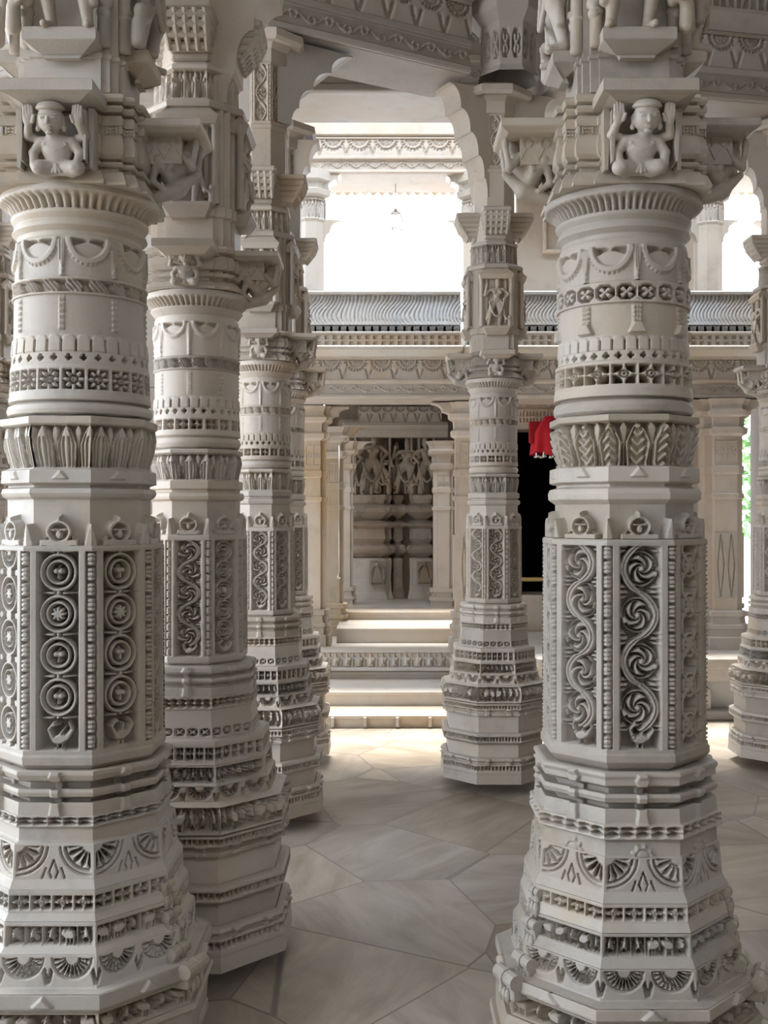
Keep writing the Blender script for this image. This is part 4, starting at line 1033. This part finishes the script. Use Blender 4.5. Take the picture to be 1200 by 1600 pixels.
# right hand platform front: slab, dark recess, block
r=thing('platform_front','stepped marble platform edge low on the right, seen past the big right pillar','platform',(1.17,8.25,0))
m=MB(); m.box(0,3.4,0,1.05,.40,.485,.01); m.build('top_slab',M_P,r)
m=MB(); m.sweep([(0,.06),(3.4,.06),(3.4,1.04),(0,1.04)],[(.30,0),(.34,.02),(.40,.03)]); m.build('slab_moulding',M_B,r)
m=MB(); m.box(0,3.4,.20,1.04,.0,.31,.01); m.build('recess_wall',M_G,r)
m=MB(); m.box(.02,1.36,.10,.30,.07,.235,.01); m.build('face_block',M_P,r)
m=MB(); m.box(0,3.4,.04,.35,0,.075,.01); m.build('foot_course',M_B,r)

# ------------------------------------------------------------------ platform pillars
def sq_pillar(label,x,y,hw,z0,z1,mat,capw=1.5,loz=False,cl=.20):
    root=thing('square_pillar',label,'pillar',(x,y,z0)); H=z1-z0
    ch=[(-hw,-hw*.6),(-hw*.6,-hw*.6),(-hw*.6,-hw),(hw*.6,-hw),(hw*.6,-hw*.6),(hw,-hw*.6),(hw,hw*.6),(hw*.6,hw*.6),(hw*.6,hw),(-hw*.6,hw),(-hw*.6,hw*.6),(-hw,hw*.6)]
    B=.34*min(1,H/2.2)
    m=MB(); m.sweep(ch,[(0,.05),(B*.30,.05),(B*.33,.03),(B*.5,.028),(B*.53,.04),(B*.62,.04),(B*.66,.02),(B*.82,.015),(B*.85,.035),(B*.97,.035),(B,.0)]); m.build('base',mat,root)
    m=MB(); m.sweep(ch,[(B,0),(H*.60,0),(H*.605,.012),(H*.62,.012),(H*.625,0),(H*.70,0),(H*.705,.010),(H*.73,.010),(H*.735,0),(H-.30,0)]); m.build('shaft',mat,root)
    if loz:
        for an in (-math.pi/2,math.pi,0):
            m=MB(); m.relief((-hw*.58,-hw-.014,B+.1),(1,0,0),(0,0,1),(0,-1,0),hw*1.16,H*.26,lambda U,V,W,H_,k:-.014*(1-q_lozenge(U,V,W*.48,H_,k))*sm(rect(U,V-H_/2,W*.42,H_*.48)),.005,.02)
            m.v=[rotmesh(v,an+math.pi/2) for v in m.v]; m.build('lozenge_panel',mat,root)
    m=MB(); m.sweep(ch,[(H-.30,0),(H-.28,.03),(H-.24,.035),(H-.22,.01),(H-.15,.015),(H-.13,.05),(H-.10,.055),(H-.08,.03),(H-.05,.03),(H,.05)]); m.build('capital',mat,root)
    m=MB(); m.relief((-hw*.6,-hw-.006,H-.52),(1,0,0),(0,0,1),(0,-1,0),hw*1.2,.18,f_ros(2,.01,.012),.006,.01); m.build('leaf_band',mat,root)
    for an in (0,math.pi): 
        c=corbel(root,an,hw,cl,H-.20,H,hw*.8,mat,3)
    return root
sq_pillar('plain square pillar with yellow-brown stain, left end of the platform',-.615,9.5,.105,.436,2.52,M_Y)
sq_pillar('slim plain pillar just right of the yellow-stained one',-.47,10.3,.085,.435,zat(668,10.3),M_Y)
sq_pillar('narrow pillar touching the left side of the dark shrine',-.395,11.2,.075,.56,zat(690,11.2),M_H)
sq_pillar('pillar with lozenge panels peeping out left of the slim carved pillar',0.70,9.15,.10,.441,2.52,M_H,loz=True)
sq_pillar('grey pillar at the right side of the dark shrine',.60,11.0,.10,.56,zat(690,11.0),M_H,cl=.08)
sq_pillar('pillar with lozenge panels on the platform right of the big right pillar',2.78,8.95,.155,.486,2.52,M_H,loz=True)
sq_pillar('bare pillar beside the bright slit at the right',3.15,9.99,.11,.435,2.86,M_H)
sq_pillar('shaded pillar between the bright slit and the right edge',3.52,9.62,.13,.436,2.86,M_B)
# bright edge highlight of the slim pillar, built as a pale rod
r=thing('edge_highlight','thin pale edge highlight built as a rod with a small weight hanging down the slim plain pillar','chain',(xat(529,10.05),10.1,zat(906,10.05)))
m=MB(); m.tube([(0,0,.03),(.004,0,.7),(0,0,1.25)],.006,6); m.build('rod',M_SIL,r,smooth=True)
m=MB(); m.lathe([(0,.0),(.01,.016),(.03,.02),(.05,.012),(.06,.006)],12); m.build('knob',M_SIL,r,smooth=True)

# ------------------------------------------------------------------ shrine wall with figures
YS=11.75; sx=lambda px: xat(px,YS); sz=lambda py: zat(py,YS)
r=thing('carved_shrine_wall','dark weathered shrine wall with standing gods, beyond the steps','shrine',(0,YS,0))
def pier(x0,x1,y0,y1=.6):
    st=(x1-x0)*.12
    return [(x0,y0+.08),(x0+st,y0+.08),(x0+st,y0),(x1-st,y0),(x1-st,y0+.08),(x1,y0+.08),(x1,y1),(x0,y1)]
def courses(pl,nm,mat=M_S):
    m=MB(); m.sweep(pl,[(sz(948),.03),(sz(935),.02),(sz(925),.0),(sz(905),-.01),(sz(874),.0),(sz(872),-.02)]); m.build('plinth_block',M_H if nm!='recess' else mat,r)  # plinth in the gap keeps the darker stone to paint its shade
    m=MB(); m.sweep(pl,[(sz(872),-.05),(sz(868),-.02),(sz(864),.02),(sz(859),.035),(sz(853),.02),(sz(850),-.02),(sz(849),-.03)]); m.build('roll_moulding',mat,r)
    m=MB(); m.sweep(pl,[(sz(849),-.03),(sz(842),.0),(sz(826),-.01),(sz(822),.03),(sz(818),.05),(sz(816),.02),(sz(813),-.05)]); m.build('drip_moulding',mat,r)
    m=MB(); m.sweep(pl,[(sz(813),-.06),(sz(808),-.02),(sz(800),.035),(sz(793),.05),(sz(790),.03),(sz(787),-.02)]); m.build('drip_moulding',mat,r)
    m=MB(); m.sweep(pl,[(sz(787),-.02),(sz(779),.0),(sz(773),.0),(sz(771),-.05),(sz(676),-.05),(sz(674),.0),(sz(668),.03),(sz(655),.0)]); m.build('figure_course',mat,r)
courses(pier(sx(530),sx(612),0),'left'); courses(pier(sx(640),sx(680),.05),'right'); courses(pier(sx(612),sx(632),.16),'recess')
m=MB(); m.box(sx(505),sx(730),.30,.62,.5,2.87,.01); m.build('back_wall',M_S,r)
for x0,x1 in ((553,557),(607,611),(641,645),(653,657),(676,680)):
    m=MB(); m.box(sx(x0),sx(x1),-.03 if x0<612 else .02,.1,sz(772),sz(674),.006); m.build('niche_post',M_S,r)
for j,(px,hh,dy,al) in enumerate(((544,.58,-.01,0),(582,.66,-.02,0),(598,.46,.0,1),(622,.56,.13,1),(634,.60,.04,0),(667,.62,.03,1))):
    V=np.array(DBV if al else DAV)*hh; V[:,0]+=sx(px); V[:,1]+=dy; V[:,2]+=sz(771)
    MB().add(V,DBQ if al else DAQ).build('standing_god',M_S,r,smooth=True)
for px in (590,664):
    m=MB(); W=.17; m.relief((sx(px)-W/2,-.028+(.05 if px>600 else 0),sz(912)),(1,0,0),(0,0,1),(0,-1,0),W,.24,
        lambda U,V,W,H,k:.02*(sm(np.abs(np.hypot(U,np.maximum(0,V-H*.55))-W*.42)-W*.07)+sm(np.minimum(np.hypot(U,V-H*.62)-W*.13,np.minimum(np.abs(U)+(V-H*.5)*.3-W*.22,seg2(np.abs(U),V,(W*.1,H*.1),(W*.3,H*.16),W*.08,W*.06))))*(V>H*.04)),.006,.02)
    m.build('arched_niche',M_S,r,smooth=True)
m=MB(); m.relief((sx(560),-.06,sz(660)),(1,0,0),(0,0,1),(0,-1,0),sx(690)-sx(560),.17,f_festoon(7,.035),.008,.06); m.build('festoon_band',M_H,r,smooth=True)
m=MB(); m.box(sx(535),sx(700),-.08,.1,sz(684),sz(660),.008); m.box(sx(535),sx(700),-.13,.1,sz(672),sz(664),.008); m.build('shrine_lintel',M_H,r)

# ------------------------------------------------------------------ dark doorway, red canopy, back walls
r=thing('dark_doorway','black open doorway of the inner sanctum, right of the slim pillar','doorway',(0,10.6,0))
dx=lambda px: xat(px,10.6); dz=lambda py: zat(py,10.6)
m=MB(); m.box(dx(742),dx(800),0,.5,.435,2.9,.01); m.build('jamb',M_H,r)
m=MB(); m.box(dx(908),dx(1010),0,.5,.435,2.9,.01); m.build('jamb',M_H,r)
m=MB(); m.box(dx(800),dx(908),0,.5,dz(670),2.9,.01); m.build('door_lintel',M_H,r)
m=MB(); m.relief((dx(795),-.03,dz(662)),(1,0,0),(0,0,1),(0,-1,0),dx(912)-dx(795),.28,f_add((0,.45,f_dots(22,2,.02)),(.5,1,f_scroll(6,.02))),.008,.04); m.build('lintel_carving',M_H,r,smooth=True)
m=MB(); m.box(dx(798),dx(910),-.05,.5,.435,dz(930),.01); m.build('threshold',M_Y,r)
m=MB(); m.box(dx(800),dx(908),.06,.14,dz(909),dz(903),.004); m.build('sill_light',M_BRS_SILL,r)  # yellow light on the sill, put in as a brass-coloured bar
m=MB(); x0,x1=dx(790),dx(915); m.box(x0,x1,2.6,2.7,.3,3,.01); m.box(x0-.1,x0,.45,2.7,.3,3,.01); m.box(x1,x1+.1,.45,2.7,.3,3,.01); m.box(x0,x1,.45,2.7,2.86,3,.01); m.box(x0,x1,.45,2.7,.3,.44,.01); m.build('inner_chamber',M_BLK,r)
# red canopy cloth gathered at the lintel, silver bells on its hem
r=thing('red_canopy','red cloth canopy hanging in the dark doorway','canopy',(dx(853),10.35,dz(654)))
n=48; u=np.linspace(0,2*np.pi,n,endpoint=False); vv=np.linspace(0,1,22); U,V=np.meshgrid(u,vv)
rad=(.035+.085*np.minimum(1,V*2.2)**.8+.015*V)*(1+.14*np.sin(U*7)*V+.05*np.sin(U*13+1)*V)
m=MB(); m.grid(np.stack([rad*np.cos(U)*1.25,rad*np.sin(U),-.36*V-.02*np.sin(U*3)*V],-1),cu=True); m.build('cloth',M_RED,r,smooth=True)
m=MB(); m.box(-.20,-.02,-.02,.03,-.26,-.05,.01); m.build('side_panel',plain('dark_red_cloth',(.33,.004,.012),.85),r)
for i in range(9):
    a=i/9*2*math.pi; m=MB(); m.lathe([(-.40,.0),(-.395,.022),(-.37,.02),(-.35,.012),(-.335,.004)],10,.135*math.cos(a),.11*math.sin(a)); m.build('silver_bell',M_SIL,r,smooth=True)
m=MB(); m.tube([(0,0,-.02),(0,0,.05),(0,.2,.09)],.006,6); m.build('cord',M_BRS_SILL,r)
# walls behind
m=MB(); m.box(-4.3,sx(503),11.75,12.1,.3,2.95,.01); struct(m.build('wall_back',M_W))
m=MB(); m.box(dx(1010)-.02,3.46,10.9,11.2,.3,2.95,.01); struct(m.build('wall_sanctum',M_H))
m=MB(); m.box(3.62,7.5,10.4,10.7,.3,2.95,.01); struct(m.build('wall_right',M_H))
m=MB(); m.box(xat(806,9.6),xat(1086,9.6),9.6,9.9,2.98,4.75,.01); struct(m.build('wall_upper',M_H))
r=thing('wall_recess','dark ochre slot in the plain wall above the balcony, beside the big right pillar','recess',(xat(868,9.5),9.585,zat(390,9.55)))
m=MB()
for a,b,c,d in ((-.10,-.075,0,.33),(.075,.10,0,.33),(-.10,.10,-.03,0),(-.10,.10,.33,.36)): m.box(a,b,-.05,.02,c,d,.004)
m.build('frame',M_H,r); m=MB(); m.box(-.075,.075,-.004,.012,0,.33,.002); m.build('slot_panel',M_Y,r)

# upper pillars on the balcony
def up_pillar(label,px,Y,hw,ztop,mat):
    x=xat(px,Y); root=thing('balcony_pillar',label,'pillar',(x,Y,0)); z0=2.98
    m=MB(); m.sweep(octplan(hw),[(z0,.03),(z0+.1,.03),(z0+.12,0),(ztop-.42,0)]); m.build('shaft',mat,root)
    tier(root,'carved_band','oct',[(ztop-.22,hw),(ztop-.23,hw+.012),(ztop-.40,hw+.012),(ztop-.42,hw)],[(ztop-.24,ztop-.39,f_petal(1.5,.012,.5))],.006,mat)
    m=MB(); m.sweep(octplan(hw),[(ztop-.22,0),(ztop-.20,.05),(ztop-.16,.06),(ztop-.14,.02),(ztop-.10,.03),(ztop-.08,.07),(ztop,.08)]); m.build('capital',mat,root)
    for an in (0,math.pi): corbel(root,an,hw,.2,ztop-.18,ztop+.0,hw*.8,mat,3)
    for an in (math.radians(8),math.pi-math.radians(8)): corbel(root,an,hw,.13,zat(380,Y),zat(345,Y),hw*.6,mat,2)
    return root
up_pillar('sunlit pillar at the left side of the bright window',487,9.1,.105,4.44,M_P)
up_pillar('pale balcony pillar at the right side of the bright window, behind the slim pillar',742,9.15,.10,4.44,M_P)
up_pillar('pale balcony pillar right of the big right pillar, beside the bright opening',1107,9.2,.105,4.44,M_H)
up_pillar('balcony pillar near the right edge whose leaf bracket juts into the bright opening',1222,9.15,.10,4.44,M_H)
r=lintel('aisle_beam','beam high at the right over the small bright opening',(2.0,9.0),(5.2,9.0),4.42,4.72,.55,M_H,14,frieze=False,cornice=False)

# hanging lantern in the window
r=thing('hanging_lantern','small glass lantern hanging in the middle of the bright window','lamp',(xat(618,9.3),9.3,zat(362,9.3)))
m=MB(); m.tube([(0,0,.20),(0,0,.32),(0,0,.41)],.004,6); m.build('chain',M_SIL,r)
m=MB(); m.lathe([(.0,.012),(.012,.05),(.05,.066),(.11,.060),(.145,.045)],24); m.build('glass_shade',M_GL,r,smooth=True)
m=MB(); m.lathe([(.145,.05),(.155,.05),(.165,.03),(.19,.014),(.20,.004)],20); m.build('cap',M_SIL,r,smooth=True)
for a in range(3):
    m=MB(); c,s=math.cos(a*2.094),math.sin(a*2.094); m.tube([(.05*c,.05*s,.14),(.068*c,.068*s,.08),(.05*c,.05*s,.0),(.02*c,.02*s,-.02)],.004,6); m.build('arm',M_SIL,r)

# tree outside the slit
r=thing('courtyard_tree','green leafy tree glimpsed through the bright slit at the right','tree',(6.3,17.5,0))
m=MB(); m.tube([(0,0,-.3),(.05,0,1.2),(-.1,.1,2.6)],[.14,.11,.06],10); m.build('trunk',M_BARK,r,smooth=True)
c=RNG.normal(0,1,(900,3)); c/=np.linalg.norm(c,axis=1)[:,None]; c*=(RNG.random((900,1))**.4)*np.array([[1.1,1.1,1.2]]); c[:,2]+=2.3
a=RNG.normal(0,1,(900,3)); a/=np.linalg.norm(a,axis=1)[:,None]; b=np.cross(a,RNG.normal(0,1,(900,3))); b/=np.linalg.norm(b,axis=1)[:,None]
V=np.stack([c-a*.10,c+b*.045,c+a*.10,c-b*.045],1).reshape(-1,3); m=MB(); m.add(V,np.arange(3600).reshape(-1,4)); m.build('foliage',M_LEAF,r)

# ------------------------------------------------------------------ added hall roof and three side walls, gaps placed for the light
m=MB(); m.box(-4.6,6.8,-1.45,7.6,5.06,5.3,.01); m.box(-4.6,6.8,-5.2,-2.6,5.06,5.3,.01); struct(m.build('ceiling_added',M_B))  # invented flat roof, strip left open behind the camera for front light
m=MB(); m.box(6.5,6.8,-5.2,12,0,5.06,.01); struct(m.build('wall_east_added',M_W))  # unseen wall added to cut light from the right
m=MB(); m.box(-4.6,6.5,-5.2,-4.9,0,5.06,.01); struct(m.build('wall_south_added',M_W))  # unseen wall added to hold back light from behind the camera
m=MB(); m.box(-4.6,-4.3,6.2,12.1,0,5.06,.01); m.box(-4.6,-4.3,-4.9,-.9,0,5.06,.01); struct(m.build('wall_west_added',M_W))  # added wall, its gap lets light in from the left
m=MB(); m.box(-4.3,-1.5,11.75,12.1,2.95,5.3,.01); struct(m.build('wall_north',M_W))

# ------------------------------------------------------------------ camera, sky
cam=bpy.data.cameras.new('camera'); cam.sensor_fit='VERTICAL'; cam.sensor_height=36; cam.sensor_width=27; cam.lens=F/1600*36
co=bpy.data.objects.new('camera',cam); C.objects.link(co); co.location=(0,0,EYE); co.rotation_euler=(math.pi/2,0,0)
sc=bpy.context.scene; sc.camera=co
w=bpy.data.worlds.new('sky'); sc.world=w; w.use_nodes=True; nt=w.node_tree
bg=nt.nodes['Background']; bg.inputs[0].default_value=(.80,.885,1.0,1); bg.inputs[1].default_value=6
sl=bpy.data.lights.new('sun','SUN'); sl.energy=17; sl.angle=math.radians(16); sl.color=(1,.965,.92)
so=bpy.data.objects.new('sun',sl); C.objects.link(so); so.location=(-2,-3,9)
from mathutils import Vector
so.rotation_euler=Vector((.05,-.17,-1.0)).to_track_quat('-Z','Y').to_euler()
sc.view_settings.view_transform='Standard'; sc.view_settings.look='None'; sc.view_settings.gamma=1; sc.view_settings.use_curve_mapping=False
sc.view_settings.exposure=0.05
sc.cycles.use_denoising=True; sc.cycles.max_bounces=8; sc.cycles.diffuse_bounces=6
